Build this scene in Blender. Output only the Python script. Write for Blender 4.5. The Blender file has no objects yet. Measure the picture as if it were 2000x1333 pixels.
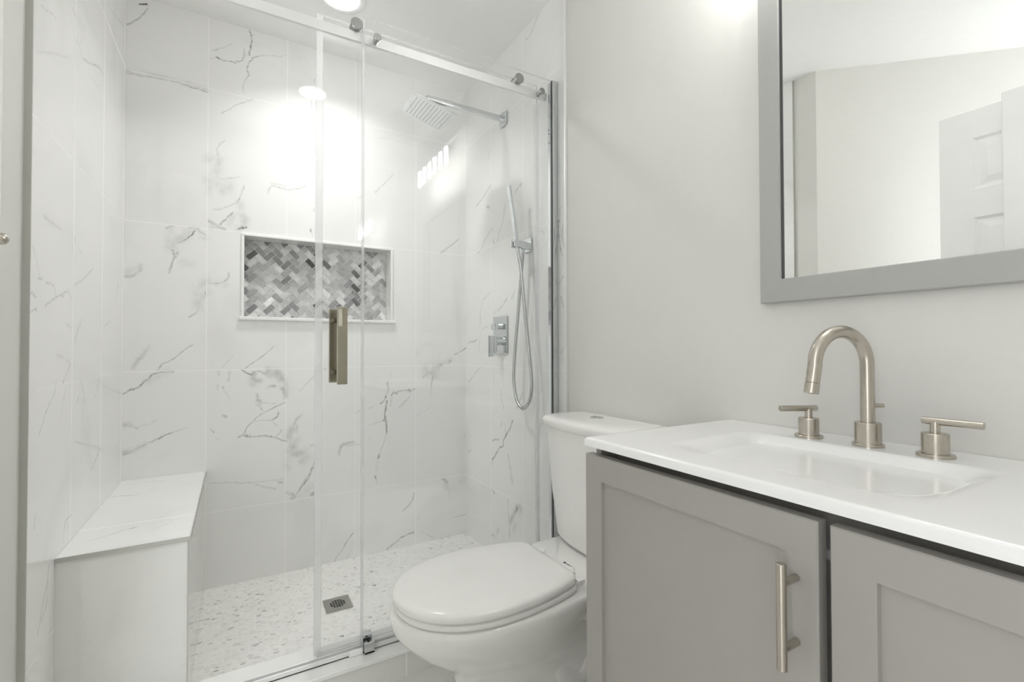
import bpy, bmesh, math, random
import numpy as np
from mathutils import Vector, Matrix

random.seed(7)
rng = np.random.default_rng(11)
scene = bpy.context.scene
col = scene.collection

# ---------------------------------------------------------------- camera
CAM = (0.3898, -2.4206, 1.0326)
YAW, PITCH, ROLL, FPX = 0.52893, 0.015004, -0.0021018, 922.7
cd = bpy.data.cameras.new('camera')
cam = bpy.data.objects.new('camera', cd)
col.objects.link(cam)
_f = Vector((math.sin(YAW) * math.cos(PITCH), math.cos(YAW) * math.cos(PITCH), math.sin(PITCH)))
_r = Vector((math.cos(YAW), -math.sin(YAW), 0))
_u = _r.cross(_f)
_r2 = _r * math.cos(ROLL) + _u * math.sin(ROLL)
_u2 = -_r * math.sin(ROLL) + _u * math.cos(ROLL)
cam.matrix_world = Matrix(((_r2.x, _u2.x, -_f.x, CAM[0]), (_r2.y, _u2.y, -_f.y, CAM[1]),
                           (_r2.z, _u2.z, -_f.z, CAM[2]), (0, 0, 0, 1)))
cd.sensor_width = 36.0
cd.lens = FPX / 2000 * 36.0
cd.clip_start = 0.02
scene.camera = cam

# ---------------------------------------------------------------- light and exposure
world = bpy.data.worlds.new('world')
scene.world = world
world.use_nodes = True
world.node_tree.nodes['Background'].inputs[0].default_value = (0.97, 0.985, 1.0, 1)
world.node_tree.nodes['Background'].inputs[1].default_value = 0.72
E_RECESSED = 3.2
W_RECESSED = 0.95
E_BULB = 80.0
scene.view_settings.view_transform = 'Standard'
scene.view_settings.look = 'None'
scene.view_settings.gamma = 1.0
scene.view_settings.exposure = 2.38
scene.view_settings.use_curve_mapping = False
scene.cycles.max_bounces = 14
scene.cycles.diffuse_bounces = 8
scene.cycles.glossy_bounces = 8
scene.cycles.transparent_max_bounces = 24
scene.cycles.transmission_bounces = 8
scene.cycles.sample_clamp_indirect = 6.0
scene.cycles.caustics_reflective = False
scene.cycles.caustics_refractive = False

# ---------------------------------------------------------------- dimensions (metres; z=0 is the shower floor)
W = 1.506          # distance left wall - right wall
CEIL = 2.475
ZF = -0.027        # bathroom floor
YT = -0.93         # where the shower tile ends on the right
YTL = -0.998       # where the shower tile ends on the left
COL0, PIT, ROW0, ROWH = 0.2797, 0.311, 0.3277, 0.612


# ---------------------------------------------------------------- materials
def srgb(r, g, b):
    f = lambda c: (c / 255 / 12.92) if c / 255 <= 0.04045 else ((c / 255 + 0.055) / 1.055) ** 2.4
    return (f(r), f(g), f(b), 1)


def mat(name, color=(0.8, 0.8, 0.8, 1), rough=0.5, metal=0.0, spec=0.5, noise=None, coat=0):
    m = bpy.data.materials.new(name)
    m.use_nodes = True
    nt = m.node_tree
    b = nt.nodes['Principled BSDF']
    b.inputs['Base Color'].default_value = color
    b.inputs['Roughness'].default_value = rough
    b.inputs['Metallic'].default_value = metal
    b.inputs['Specular IOR Level'].default_value = spec
    b.inputs['Coat Weight'].default_value = coat
    # every surface gets at least a faint procedural variation
    tc = nt.nodes.new('ShaderNodeTexCoord')
    n = nt.nodes.new('ShaderNodeTexNoise')
    sc, amt, bump = noise if noise else (6.0, 0.02, 0.0)
    n.inputs['Scale'].default_value = sc
    n.inputs['Detail'].default_value = 5
    nt.links.new(tc.outputs['Object'], n.inputs['Vector'])
    hsv = nt.nodes.new('ShaderNodeHueSaturation')
    mp = nt.nodes.new('ShaderNodeMapRange')
    mp.inputs['From Min'].default_value = 0.3
    mp.inputs['From Max'].default_value = 0.7
    mp.inputs['To Min'].default_value = 1 - amt
    mp.inputs['To Max'].default_value = 1 + amt
    nt.links.new(n.outputs['Fac'], mp.inputs['Value'])
    nt.links.new(mp.outputs[0], hsv.inputs['Value'])
    hsv.inputs['Color'].default_value = color
    nt.links.new(hsv.outputs[0], b.inputs['Base Color'])
    if bump:
        bp = nt.nodes.new('ShaderNodeBump')
        bp.inputs['Strength'].default_value = bump
        bp.inputs['Distance'].default_value = 0.001
        nt.links.new(n.outputs['Fac'], bp.inputs['Height'])
        nt.links.new(bp.outputs[0], b.inputs['Normal'])
    return m


def nmath(nt, op, a, b=None, c=None):
    n = nt.nodes.new('ShaderNodeMath')
    n.operation = op
    for i, v in enumerate((a, b, c)):
        if v is None:
            continue
        if isinstance(v, (int, float)):
            n.inputs[i].default_value = v
        else:
            nt.links.new(v, n.inputs[i])
    return n.outputs[0]


def marble(name, uaxis, u0, pitch, v0, vp, vaxis='Z', joint=0.0012, base=(0.83, 0.83, 0.82), usehor=True,
           rough=0.035, proc=0.0, grout=(0.90, 0.90, 0.88)):
    """polished marble-look porcelain; veins come from the mesh attribute 'vein', joints from object coordinates"""
    m = bpy.data.materials.new(name)
    m.use_nodes = True
    nt = m.node_tree
    L = nt.links
    b = nt.nodes['Principled BSDF']
    tc = nt.nodes.new('ShaderNodeTexCoord')
    sp = nt.nodes.new('ShaderNodeSeparateXYZ')
    L.new(tc.outputs['Object'], sp.inputs[0])
    U = sp.outputs[uaxis]
    V = sp.outputs[vaxis]

    def joint_mask(c, o, p):
        t = nmath(nt, 'SUBTRACT', c, o)
        t = nmath(nt, 'DIVIDE', t, p)
        t = nmath(nt, 'ADD', t, 50.5)
        t = nmath(nt, 'FRACT', t)
        t = nmath(nt, 'SUBTRACT', t, 0.5)
        t = nmath(nt, 'ABSOLUTE', t)
        t = nmath(nt, 'MULTIPLY', t, p)
        return nmath(nt, 'LESS_THAN', t, joint)
    g = joint_mask(U, u0, pitch)
    if usehor:
        g = nmath(nt, 'MAXIMUM', g, joint_mask(V, v0, vp))
    at = nt.nodes.new('ShaderNodeAttribute')
    at.attribute_name = 'vein'
    n1 = nt.nodes.new('ShaderNodeTexNoise')
    n1.inputs['Scale'].default_value = 2.3
    n1.inputs['Detail'].default_value = 6
    n1.inputs['Distortion'].default_value = 0.8
    L.new(tc.outputs['Object'], n1.inputs['Vector'])
    cloud = nt.nodes.new('ShaderNodeMapRange')
    cloud.inputs['From Min'].default_value = 0.55
    cloud.inputs['From Max'].default_value = 0.75
    cloud.inputs['To Max'].default_value = 0.10
    L.new(n1.outputs['Fac'], cloud.inputs['Value'])
    n2 = nt.nodes.new('ShaderNodeTexNoise')
    n2.inputs['Scale'].default_value = 90
    n2.inputs['Detail'].default_value = 4
    L.new(tc.outputs['Object'], n2.inputs['Vector'])
    k = nmath(nt, 'MULTIPLY_ADD', n2.outputs['Fac'], 1.1, 0.62)
    vein = nmath(nt, 'MULTIPLY', at.outputs['Fac'], k)
    if proc:
        n3 = nt.nodes.new('ShaderNodeTexNoise')
        n3.inputs['Scale'].default_value = 1.7
        n3.inputs['Detail'].default_value = 8
        n3.inputs['Roughness'].default_value = 0.6
        n3.inputs['Distortion'].default_value = 1.6
        L.new(tc.outputs['Object'], n3.inputs['Vector'])
        d = nmath(nt, 'SUBTRACT', n3.outputs['Fac'], 0.5)
        d = nmath(nt, 'ABSOLUTE', d)
        mr = nt.nodes.new('ShaderNodeMapRange')
        mr.inputs['From Min'].default_value = 0.0
        mr.inputs['From Max'].default_value = 0.012
        mr.inputs['To Min'].default_value = proc
        mr.inputs['To Max'].default_value = 0
        L.new(d, mr.inputs['Value'])
        vein = nmath(nt, 'MAXIMUM', vein, mr.outputs[0])
    vein = nmath(nt, 'MAXIMUM', vein, cloud.outputs[0])
    vein = nmath(nt, 'MINIMUM', vein, 1.0)
    mx = nt.nodes.new('ShaderNodeMix')
    mx.data_type = 'RGBA'
    mx.inputs['A'].default_value = (*base, 1)
    mx.inputs['B'].default_value = (0.12, 0.125, 0.12, 1)
    L.new(vein, mx.inputs['Factor'])
    mg = nt.nodes.new('ShaderNodeMix')
    mg.data_type = 'RGBA'
    L.new(mx.outputs['Result'], mg.inputs['A'])
    mg.inputs['B'].default_value = (*grout, 1)
    L.new(g, mg.inputs['Factor'])
    L.new(mg.outputs['Result'], b.inputs['Base Color'])
    b.inputs['Roughness'].default_value = rough
    r = nmath(nt, 'MULTIPLY_ADD', g, 0.5, rough)
    L.new(r, b.inputs['Roughness'])
    bp = nt.nodes.new('ShaderNodeBump')
    bp.inputs['Strength'].default_value = 0.3
    bp.inputs['Distance'].default_value = 0.0008
    L.new(nmath(nt, 'SUBTRACT', 1.0, g), bp.inputs['Height'])
    L.new(bp.outputs[0], b.inputs['Normal'])
    return m


def glass_mat(name, tint=(0.985, 0.99, 0.988, 1), f0=0.043, rough=0.0, extra=0.0, extra_col=(0.9, 0.9, 0.92, 1)):
    """clear sheet: straight transmission with a Schlick reflection; 'extra' adds a milky share for plastic seals"""
    m = bpy.data.materials.new(name)
    m.use_nodes = True
    nt = m.node_tree
    L = nt.links
    nt.nodes.remove(nt.nodes['Principled BSDF'])
    out = nt.nodes['Material Output']
    lw = nt.nodes.new('ShaderNodeLayerWeight')
    lw.inputs['Blend'].default_value = 0.5
    p = nmath(nt, 'POWER', lw.outputs['Facing'], 5.0)
    f = nmath(nt, 'MULTIPLY_ADD', p, 1 - f0, f0)
    tr = nt.nodes.new('ShaderNodeBsdfTransparent')
    tr.inputs[0].default_value = tint
    gl = nt.nodes.new('ShaderNodeBsdfGlossy')
    gl.inputs['Roughness'].default_value = rough
    a = tr.outputs[0]
    if extra:
        df = nt.nodes.new('ShaderNodeBsdfTranslucent')
        df.inputs[0].default_value = extra_col
        d2 = nt.nodes.new('ShaderNodeBsdfDiffuse')
        d2.inputs[0].default_value = extra_col
        mm = nt.nodes.new('ShaderNodeMixShader')
        mm.inputs[0].default_value = 0.5
        L.new(df.outputs[0], mm.inputs[1])
        L.new(d2.outputs[0], mm.inputs[2])
        me = nt.nodes.new('ShaderNodeMixShader')
        me.inputs[0].default_value = extra
        L.new(a, me.inputs[1])
        L.new(mm.outputs[0], me.inputs[2])
        a = me.outputs[0]
    mx = nt.nodes.new('ShaderNodeMixShader')
    L.new(f, mx.inputs[0])
    L.new(a, mx.inputs[1])
    L.new(gl.outputs[0], mx.inputs[2])
    L.new(mx.outputs[0], out.inputs[0])
    return m


def emit(name, color, strength):
    m = bpy.data.materials.new(name)
    m.use_nodes = True
    nt = m.node_tree
    nt.nodes.remove(nt.nodes['Principled BSDF'])
    e = nt.nodes.new('ShaderNodeEmission')
    e.inputs[0].default_value = color
    e.inputs[1].default_value = strength
    nt.links.new(e.outputs[0], nt.nodes['Material Output'].inputs[0])
    return m


M = {}
M['paint'] = mat('wall_paint', (0.685, 0.68, 0.652, 1), 0.55, spec=0.3, noise=(40, 0.008, 0.06))
M['ceiling'] = mat('ceiling_paint', (0.87, 0.87, 0.86, 1), 0.7, spec=0.2, noise=(30, 0.008, 0.05))
M['chrome'] = mat('chrome', (0.66, 0.68, 0.69, 1), 0.07, metal=1.0)
M['knob'] = mat('polished_knob_metal', (0.42, 0.42, 0.42, 1), 0.16, metal=1.0)
M['sweep'] = glass_mat('clear_door_sweep', (0.99, 0.99, 0.99, 1), 0.05, 0.08, 0.07, (0.9, 0.9, 0.9, 1))
M['alu'] = mat('bright_aluminium', (0.84, 0.84, 0.84, 1), 0.32, metal=0.45)
M['railmetal'] = mat('satin_rail_metal', (0.80, 0.80, 0.80, 1), 0.28, metal=0.7)
M['trimmetal'] = mat('metal_tile_trim', (0.46, 0.46, 0.43, 1), 0.45, metal=0.2)
M['hose'] = mat('hose_metal', (0.52, 0.53, 0.53, 1), 0.25, metal=1.0)
M['nickel'] = mat('brushed_nickel', (0.53, 0.49, 0.43, 1), 0.27, metal=1.0, noise=(60, 0.05, 0.0))
M['handle_nickel'] = mat('polished_nickel', (0.40, 0.37, 0.30, 1), 0.2, metal=1.0, noise=(12, 0.08, 0.0))
M['porcelain'] = mat('white_porcelain', (0.84, 0.835, 0.82, 1), 0.06, spec=0.5, coat=0.2)
M['seatplastic'] = mat('white_seat_plastic', (0.84, 0.835, 0.82, 1), 0.16, spec=0.5)
M['solid'] = mat('white_cultured_marble', (0.86, 0.86, 0.86, 1), 0.16, spec=0.5)
M['cabinet'] = mat('grey_cabinet_paint', (0.365, 0.350, 0.325, 1), 0.38, spec=0.4, noise=(25, 0.01, 0.03))
M['cabinet_dark'] = mat('cabinet_inner', (0.16, 0.155, 0.14, 1), 0.6)
M['frame'] = mat('mirror_frame_paint', (0.42, 0.42, 0.405, 1), 0.42, spec=0.35, noise=(60, 0.012, 0.03))
M['mirror'] = mat('mirror_silver', (0.93, 0.94, 0.93, 1), 0.0, metal=1.0, noise=(1, 0.0, 0.0))
M['dark'] = mat('dark_edge', (0.02, 0.02, 0.02, 1), 0.5)
M['whitepaint'] = mat('white_door_paint', (0.88, 0.88, 0.88, 1), 0.35, spec=0.4)
M['quartz'] = mat('white_quartz', (0.84, 0.84, 0.83, 1), 0.12, noise=(9, 0.02, 0))
M['glass'] = glass_mat('clear_shower_glass', (0.996, 0.998, 0.997, 1), 0.03)
M['edge'] = glass_mat('polished_glass_edge', (0.92, 0.96, 0.95, 1), 0.10, 0.05, 0.45, (0.93, 0.96, 0.96, 1))
M['seal'] = glass_mat('clear_plastic_seal', (0.985, 0.985, 0.99, 1), 0.06, 0.12, 0.30, (0.99, 0.99, 1.0, 1))
M['shade'] = glass_mat('clear_lamp_glass', (0.97, 0.97, 0.97, 1), 0.08)
M['lens'] = emit('recessed_lens', (1, 1, 0.985, 1), E_RECESSED)
M['bulb'] = emit('filament_bulb', (1, 0.99, 0.97, 1), E_BULB)
M['film'] = mat('dull_film', (0.50, 0.47, 0.40, 1), 0.35)
M['ink'] = mat('black_print', (0.03, 0.03, 0.03, 1), 0.5)
M['drain_shade'] = mat('painted_drain_shade', (0.015, 0.015, 0.015, 1), 0.9)
M['steel'] = mat('stainless_steel', (0.42, 0.41, 0.38, 1), 0.32, metal=1.0)
M['tile_back'] = marble('marble_tile_back', 'X', COL0, PIT, ROW0, ROWH)
M['tile_right'] = marble('marble_tile_right', 'Y', -0.2977, PIT, ROW0, ROWH, grout=(0.865, 0.865, 0.85))
M['tile_left'] = marble('marble_tile_left', 'Y', -0.354, 0.328, ROW0, ROWH, grout=(0.86, 0.86, 0.85))
M['tile_top'] = marble('marble_tile_bench_top', 'Y', -0.60, 3.0, 0, 1, vaxis='X', usehor=False, base=(0.84, 0.84, 0.84))
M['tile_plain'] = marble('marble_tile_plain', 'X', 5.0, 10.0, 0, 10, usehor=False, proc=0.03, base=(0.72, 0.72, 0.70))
M['tile_curb'] = marble('marble_tile_curb', 'X', 0.872, 0.311, 0, 10, usehor=False, proc=0.05, joint=0.0015, base=(0.74, 0.74, 0.72))
M['tile_floor'] = marble('marble_floor_tile', 'X', 0.83, 0.61, -1.06, 0.61, vaxis='Y', joint=0.0018, base=(0.76, 0.76, 0.73), proc=0.15)


def floor_mosaic():
    m = bpy.data.materials.new('pebble_mosaic')
    m.use_nodes = True
    nt = m.node_tree
    L = nt.links
    b = nt.nodes['Principled BSDF']
    tc = nt.nodes.new('ShaderNodeTexCoord')
    mp = nt.nodes.new('ShaderNodeMapping')
    mp.inputs['Scale'].default_value = (52, 70, 52)
    L.new(tc.outputs['Object'], mp.inputs[0])

    def vor(feature, offs=0.0, sc=1.0):
        v = nt.nodes.new('ShaderNodeTexVoronoi')
        v.feature = feature
        v.inputs['Scale'].default_value = sc
        v.inputs['Randomness'].default_value = 0.75
        L.new(mp.outputs[0], v.inputs['Vector'])
        return v
    ve = vor('DISTANCE_TO_EDGE')
    vc = vor('F1')
    sep = nt.nodes.new('ShaderNodeSeparateColor')
    L.new(vc.outputs['Color'], sep.inputs[0])
    cr = nt.nodes.new('ShaderNodeValToRGB')
    e = cr.color_ramp.elements
    cr.color_ramp.interpolation = 'CONSTANT'
    e[0].position = 0.0
    e[0].color = (0.80, 0.795, 0.775, 1)
    e[1].position = 0.45
    e[1].color = (0.75, 0.745, 0.72, 1)
    for pos, c in ((0.70, 0.83), (0.91, 0.68), (0.965, 0.56), (0.99, 0.36)):
        q = e.new(pos)
        q.color = (c, c * 0.99, c * 0.965, 1)
    L.new(sep.outputs[0], cr.inputs[0])
    # little dark slivers set between the stones
    mp2 = nt.nodes.new('ShaderNodeMapping')
    mp2.inputs['Rotation'].default_value = (0, 0, 0.5)
    mp2.inputs['Scale'].default_value = (36, 130, 60)
    L.new(tc.outputs['Object'], mp2.inputs[0])
    v2 = nt.nodes.new('ShaderNodeTexVoronoi')
    v2.inputs['Scale'].default_value = 1
    L.new(mp2.outputs[0], v2.inputs['Vector'])
    s2 = nt.nodes.new('ShaderNodeSeparateColor')
    L.new(v2.outputs['Color'], s2.inputs[0])
    a = nmath(nt, 'LESS_THAN', v2.outputs['Distance'], 0.24)
    c2 = nmath(nt, 'GREATER_THAN', s2.outputs[1], 0.972)
    sl = nmath(nt, 'MULTIPLY', a, c2)
    m0 = nt.nodes.new('ShaderNodeMix')
    m0.data_type = 'RGBA'
    m0.inputs['A'].default_value = (0.86, 0.855, 0.835, 1)
    L.new(cr.outputs[0], m0.inputs['B'])
    g = nt.nodes.new('ShaderNodeMapRange')
    g.inputs['From Min'].default_value = 0.03
    g.inputs['From Max'].default_value = 0.10
    L.new(ve.outputs['Distance'], g.inputs['Value'])
    L.new(g.outputs[0], m0.inputs['Factor'])
    m1 = nt.nodes.new('ShaderNodeMix')
    m1.data_type = 'RGBA'
    L.new(m0.outputs['Result'], m1.inputs['A'])
    m1.inputs['B'].default_value = (0.16, 0.155, 0.145, 1)
    L.new(sl, m1.inputs['Factor'])
    L.new(m1.outputs['Result'], b.inputs['Base Color'])
    b.inputs['Roughness'].default_value = 0.4
    bp = nt.nodes.new('ShaderNodeBump')
    bp.inputs['Strength'].default_value = 0.35
    bp.inputs['Distance'].default_value = 0.001
    L.new(g.outputs[0], bp.inputs['Height'])
    L.new(bp.outputs[0], b.inputs['Normal'])
    return m


M['mosaic_floor'] = floor_mosaic()


def mosaic_wall():
    m = bpy.data.materials.new('herringbone_stone')
    m.use_nodes = True
    nt = m.node_tree
    L = nt.links
    b = nt.nodes['Principled BSDF']
    at = nt.nodes.new('ShaderNodeAttribute')
    at.attribute_name = 'tone'
    tc = nt.nodes.new('ShaderNodeTexCoord')
    n = nt.nodes.new('ShaderNodeTexNoise')
    n.inputs['Scale'].default_value = 45
    n.inputs['Detail'].default_value = 4
    L.new(tc.outputs['Object'], n.inputs['Vector'])
    mr = nt.nodes.new('ShaderNodeMapRange')
    mr.inputs['From Min'].default_value = 0.3
    mr.inputs['From Max'].default_value = 0.7
    mr.inputs['To Min'].default_value = 0.8
    mr.inputs['To Max'].default_value = 1.15
    L.new(n.outputs['Fac'], mr.inputs['Value'])
    h = nt.nodes.new('ShaderNodeHueSaturation')
    L.new(at.outputs['Color'], h.inputs['Color'])
    L.new(mr.outputs[0], h.inputs['Value'])
    L.new(h.outputs[0], b.inputs['Base Color'])
    b.inputs['Roughness'].default_value = 0.25
    return m


M['mosaic_wall'] = mosaic_wall()


# ---------------------------------------------------------------- helpers
def obj(name, bm, m, parent=None, smooth=False, autosmooth=None):
    me = bpy.data.meshes.new(name)
    bmesh.ops.recalc_face_normals(bm, faces=bm.faces)
    bm.to_mesh(me)
    bm.free()
    mats = m if isinstance(m, (list, tuple)) else [m]
    for x in mats:
        me.materials.append(x)
    if smooth:
        for p in me.polygons:
            p.use_smooth = True
        if autosmooth:
            me.set_sharp_from_angle(angle=math.radians(autosmooth))
    o = bpy.data.objects.new(name, me)
    col.objects.link(o)
    if parent is not None:
        o.parent = parent
        o.location = -Vector(parent.location)
    return o


def thing(name, label, cat, loc=(0, 0, 0), group=None):
    o = bpy.data.objects.new(name, None)
    o.empty_display_size = 0.05
    col.objects.link(o)
    o.location = loc
    o['label'] = label
    o['category'] = cat
    if group:
        o['group'] = group
    return o


def sub(name, bm, m, part, **k):
    """sub-part under a part (the part already carries the offset of its thing)"""
    o = obj(name, bm, m, None, **k)
    o.parent = part
    return o


def struct(o, label=None, cat=None):
    o['kind'] = 'structure'
    if label:
        o['label'] = label
        o['category'] = cat
    return o


def box(bm, x0, x1, y0, y1, z0, z1, bev=0.0, seg=2, mi=0):
    vs = [bm.verts.new((x, y, z)) for x in (x0, x1) for y in (y0, y1) for z in (z0, z1)]
    fs = [(0, 1, 3, 2), (4, 6, 7, 5), (0, 4, 5, 1), (2, 3, 7, 6), (0, 2, 6, 4), (1, 5, 7, 3)]
    faces = [bm.faces.new([vs[i] for i in f]) for f in fs]
    for f in faces:
        f.material_index = mi
    if bev:
        es = list({e for f in faces for e in f.edges})
        bmesh.ops.bevel(bm, geom=es, offset=bev, segments=seg, affect='EDGES', profile=0.5)
    return vs


def B(x0, x1, y0, y1, z0, z1, bev=0.0, seg=2):
    bm = bmesh.new()
    box(bm, x0, x1, y0, y1, z0, z1, bev, seg)
    return bm


def frame_from(d):
    d = Vector(d).normalized()
    a = Vector((0, 0, 1)) if abs(d.z) < 0.9 else Vector((1, 0, 0))
    u = d.cross(a).normalized()
    return u, d.cross(u).normalized()


def cyl(bm, p0, p1, r0, r1=None, n=32, cap=True, bev=0.0):
    r1 = r0 if r1 is None else r1
    p0, p1 = Vector(p0), Vector(p1)
    d = (p1 - p0)
    L = d.length
    dn = d.normalized()
    u, v = frame_from(d)
    prof = [(0, r0), (L, r1)]
    if bev:
        prof = [(0, r0 - bev), (bev, r0), (L - bev, r1), (L, r1 - bev)]
    rings = []
    for t, r in prof:
        rings.append([bm.verts.new(p0 + dn * t + (u * math.cos(2 * math.pi * i / n) + v * math.sin(2 * math.pi * i / n)) * r) for i in range(n)])
    for a, b in zip(rings, rings[1:]):
        for i in range(n):
            bm.faces.new((a[i], a[(i + 1) % n], b[(i + 1) % n], b[i]))
    if cap:
        bm.faces.new(rings[0][::-1])
        bm.faces.new(rings[-1])
    return rings


def CY(*a, **k):
    bm = bmesh.new()
    cyl(bm, *a, **k)
    return bm


def lathe(bm, c, prof, n=40, axis=(0, 0, 1)):
    """profile of (t along axis, radius)"""
    c = Vector(c)
    ax = Vector(axis).normalized()
    u, v = frame_from(ax)
    rings = [[bm.verts.new(c + ax * t + (u * math.cos(2 * math.pi * i / n) + v * math.sin(2 * math.pi * i / n)) * max(r, 1e-5)) for i in range(n)] for t, r in prof]
    for a, b in zip(rings, rings[1:]):
        for i in range(n):
            bm.faces.new((a[i], a[(i + 1) % n], b[(i + 1) % n], b[i]))
    bm.faces.new(rings[0][::-1])
    bm.faces.new(rings[-1])
    return rings


def catmull(pts, k=10):
    P = [Vector(p) for p in pts]
    P = [P[0] * 2 - P[1]] + P + [P[-1] * 2 - P[-2]]
    out = []
    for i in range(1, len(P) - 2):
        for j in range(k):
            t = j / k
            a, b, c, d = P[i - 1], P[i], P[i + 1], P[i + 2]
            out.append(0.5 * ((2 * b) + (c - a) * t + (2 * a - 5 * b + 4 * c - d) * t * t + (3 * b - a - 3 * c + d) * t ** 3))
    out.append(P[-2])
    return out


def tube(bm, pts, r, n=20, rf=None, cap=True):
    """sweep a circle along pts with parallel transport; rf(i, total) may vary the radius"""
    pts = [Vector(p) for p in pts]
    T = []
    for i in range(len(pts)):
        a = pts[max(i - 1, 0)]
        b = pts[min(i + 1, len(pts) - 1)]
        T.append((b - a).normalized())
    u, v = frame_from(T[0])
    rings = []
    for i, p in enumerate(pts):
        if i:
            q = T[i - 1].rotation_difference(T[i])
            u = (q @ u).normalized()
            v = T[i].cross(u).normalized()
            u = v.cross(T[i]).normalized()
        rr = rf(i, len(pts)) if rf else r
        rings.append([bm.verts.new(p + (u * math.cos(2 * math.pi * k / n) + v * math.sin(2 * math.pi * k / n)) * rr) for k in range(n)])
    for a, b in zip(rings, rings[1:]):
        for i in range(n):
            bm.faces.new((a[i], a[(i + 1) % n], b[(i + 1) % n], b[i]))
    if cap:
        bm.faces.new(rings[0][::-1])
        bm.faces.new(rings[-1])


def loft(bm, rings, cap0=True, cap1=True):
    R = [[bm.verts.new(p) for p in r] for r in rings]
    n = len(R[0])
    for a, b in zip(R, R[1:]):
        for i in range(n):
            bm.faces.new((a[i], a[(i + 1) % n], b[(i + 1) % n], b[i]))
    if cap0:
        bm.faces.new(R[0][::-1])
    if cap1:
        bm.faces.new(R[-1])
    return R


# ---------------------------------------------------------------- vein painting on fine grids
def vnoise(shape, cell, seed):
    r = np.random.default_rng(seed)
    h, w = shape
    gh, gw = int(h / cell) + 3, int(w / cell) + 3
    g = r.random((gh, gw))
    y = np.arange(h) / cell
    x = np.arange(w) / cell
    yi, xi = y.astype(int), x.astype(int)
    fy, fx = y - yi, x - xi
    fy = fy * fy * (3 - 2 * fy)
    fx = fx * fx * (3 - 2 * fx)
    a = g[np.ix_(yi, xi)]
    b = g[np.ix_(yi, xi + 1)]
    c = g[np.ix_(yi + 1, xi)]
    d = g[np.ix_(yi + 1, xi + 1)]
    fx = fx[None, :]
    fy = fy[:, None]
    return a * (1 - fx) * (1 - fy) + b * fx * (1 - fy) + c * (1 - fx) * fy + d * fx * fy


def vein_field(us, vs, veins, seed=1):
    F = np.zeros((len(vs), len(us)))
    du = us[1] - us[0]
    dv = vs[1] - vs[0]
    st = min(abs(du), abs(dv))
    n1 = vnoise(F.shape, max(2, 0.016 / st), seed)
    n2 = vnoise(F.shape, max(2, 0.007 / st), seed + 1)
    n3 = vnoise(F.shape, max(2, 0.03 / st), seed + 2)
    wob = (vnoise(F.shape, max(2, 0.012 / st), seed + 5) - 0.5) * 0.005
    U, V = np.meshgrid(us, vs)
    U = U + wob
    V = V + (vnoise(F.shape, max(2, 0.012 / st), seed + 9) - 0.5) * 0.005
    for wmm, s, pts in veins:
        P = np.array(pts).reshape(-1, 2)
        big = wmm > 9
        sg = max(wmm / 1000 * (0.60 if big else 0.42), st * 0.52)
        R = sg * 3 + 0.01
        iu = np.where((us > P[:, 0].min() - R) & (us < P[:, 0].max() + R))[0]
        iv = np.where((vs > P[:, 1].min() - R) & (vs < P[:, 1].max() + R))[0]
        if len(iu) == 0 or len(iv) == 0:
            continue
        sl = (slice(iv[0], iv[-1] + 1), slice(iu[0], iu[-1] + 1))
        u, v = U[sl], V[sl]
        D = np.full(u.shape, 9.0)
        for a, b in zip(P, P[1:]):
            ab = b - a
            t = np.clip(((u - a[0]) * ab[0] + (v - a[1]) * ab[1]) / max(ab @ ab, 1e-9), 0, 1)
            D = np.minimum(D, np.hypot(u - a[0] - t * ab[0], v - a[1] - t * ab[1]))
        g = np.exp(-(D / sg) ** 2)
        if big:
            k = np.clip((n1[sl] * 0.3 + n2[sl] * 0.15 + n3[sl] * 0.55 - 0.12) * 1.7, 0.1, 1.2)
        else:
            k = np.clip(0.45 + n2[sl] * 1.0, 0, 1.4)
        F[sl] = np.maximum(F[sl], g * s * k)
    return F


def grid_wall(name, axes, const, u0, u1, v0, v1, step, veins, m, hole=None, seed=1, strength=1.0, thick=None):
    """flat fine grid; axes: indices of u and v, const: (index, value)"""
    nu = int(round((u1 - u0) / step)) + 1
    nv = int(round((v1 - v0) / step)) + 1
    us = np.linspace(u0, u1, nu)
    vs = np.linspace(v0, v1, nv)
    if hole:                     # snap grid lines onto the hole edges
        for h, arr in ((hole[0], us), (hole[1], us), (hole[2], vs), (hole[3], vs)):
            arr[np.argmin(abs(arr - h))] = h
    F = vein_field(us, vs, veins, seed) * strength
    U, V = np.meshgrid(us, vs)
    co = np.zeros((nu * nv, 3))
    co[:, axes[0]] = U.ravel()
    co[:, axes[1]] = V.ravel()
    co[:, const[0]] = const[1]
    i, j = np.meshgrid(np.arange(nu - 1), np.arange(nv - 1))
    a = (j * nu + i).ravel()
    q = np.stack([a, a + 1, a + nu + 1, a + nu], 1)
    if hole:
        cu = (us[i.ravel()] + us[i.ravel() + 1]) / 2
        cv = (vs[j.ravel()] + vs[j.ravel() + 1]) / 2
        keep = ~((cu > hole[0]) & (cu < hole[1]) & (cv > hole[2]) & (cv < hole[3]))
        q = q[keep]
    me = bpy.data.meshes.new(name)
    me.vertices.add(len(co))
    me.vertices.foreach_set('co', co.ravel())
    me.loops.add(len(q) * 4)
    me.loops.foreach_set('vertex_index', q.ravel().astype(np.int32))
    me.polygons.add(len(q))
    me.polygons.foreach_set('loop_start', (np.arange(len(q)) * 4).astype(np.int32))
    me.update(calc_edges=True)
    me.validate()
    at = me.attributes.new('vein', 'FLOAT', 'POINT')
    at.data.foreach_set('value', F.ravel())
    me.materials.append(m)
    o = bpy.data.objects.new(name, me)
    col.objects.link(o)
    return o

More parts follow.
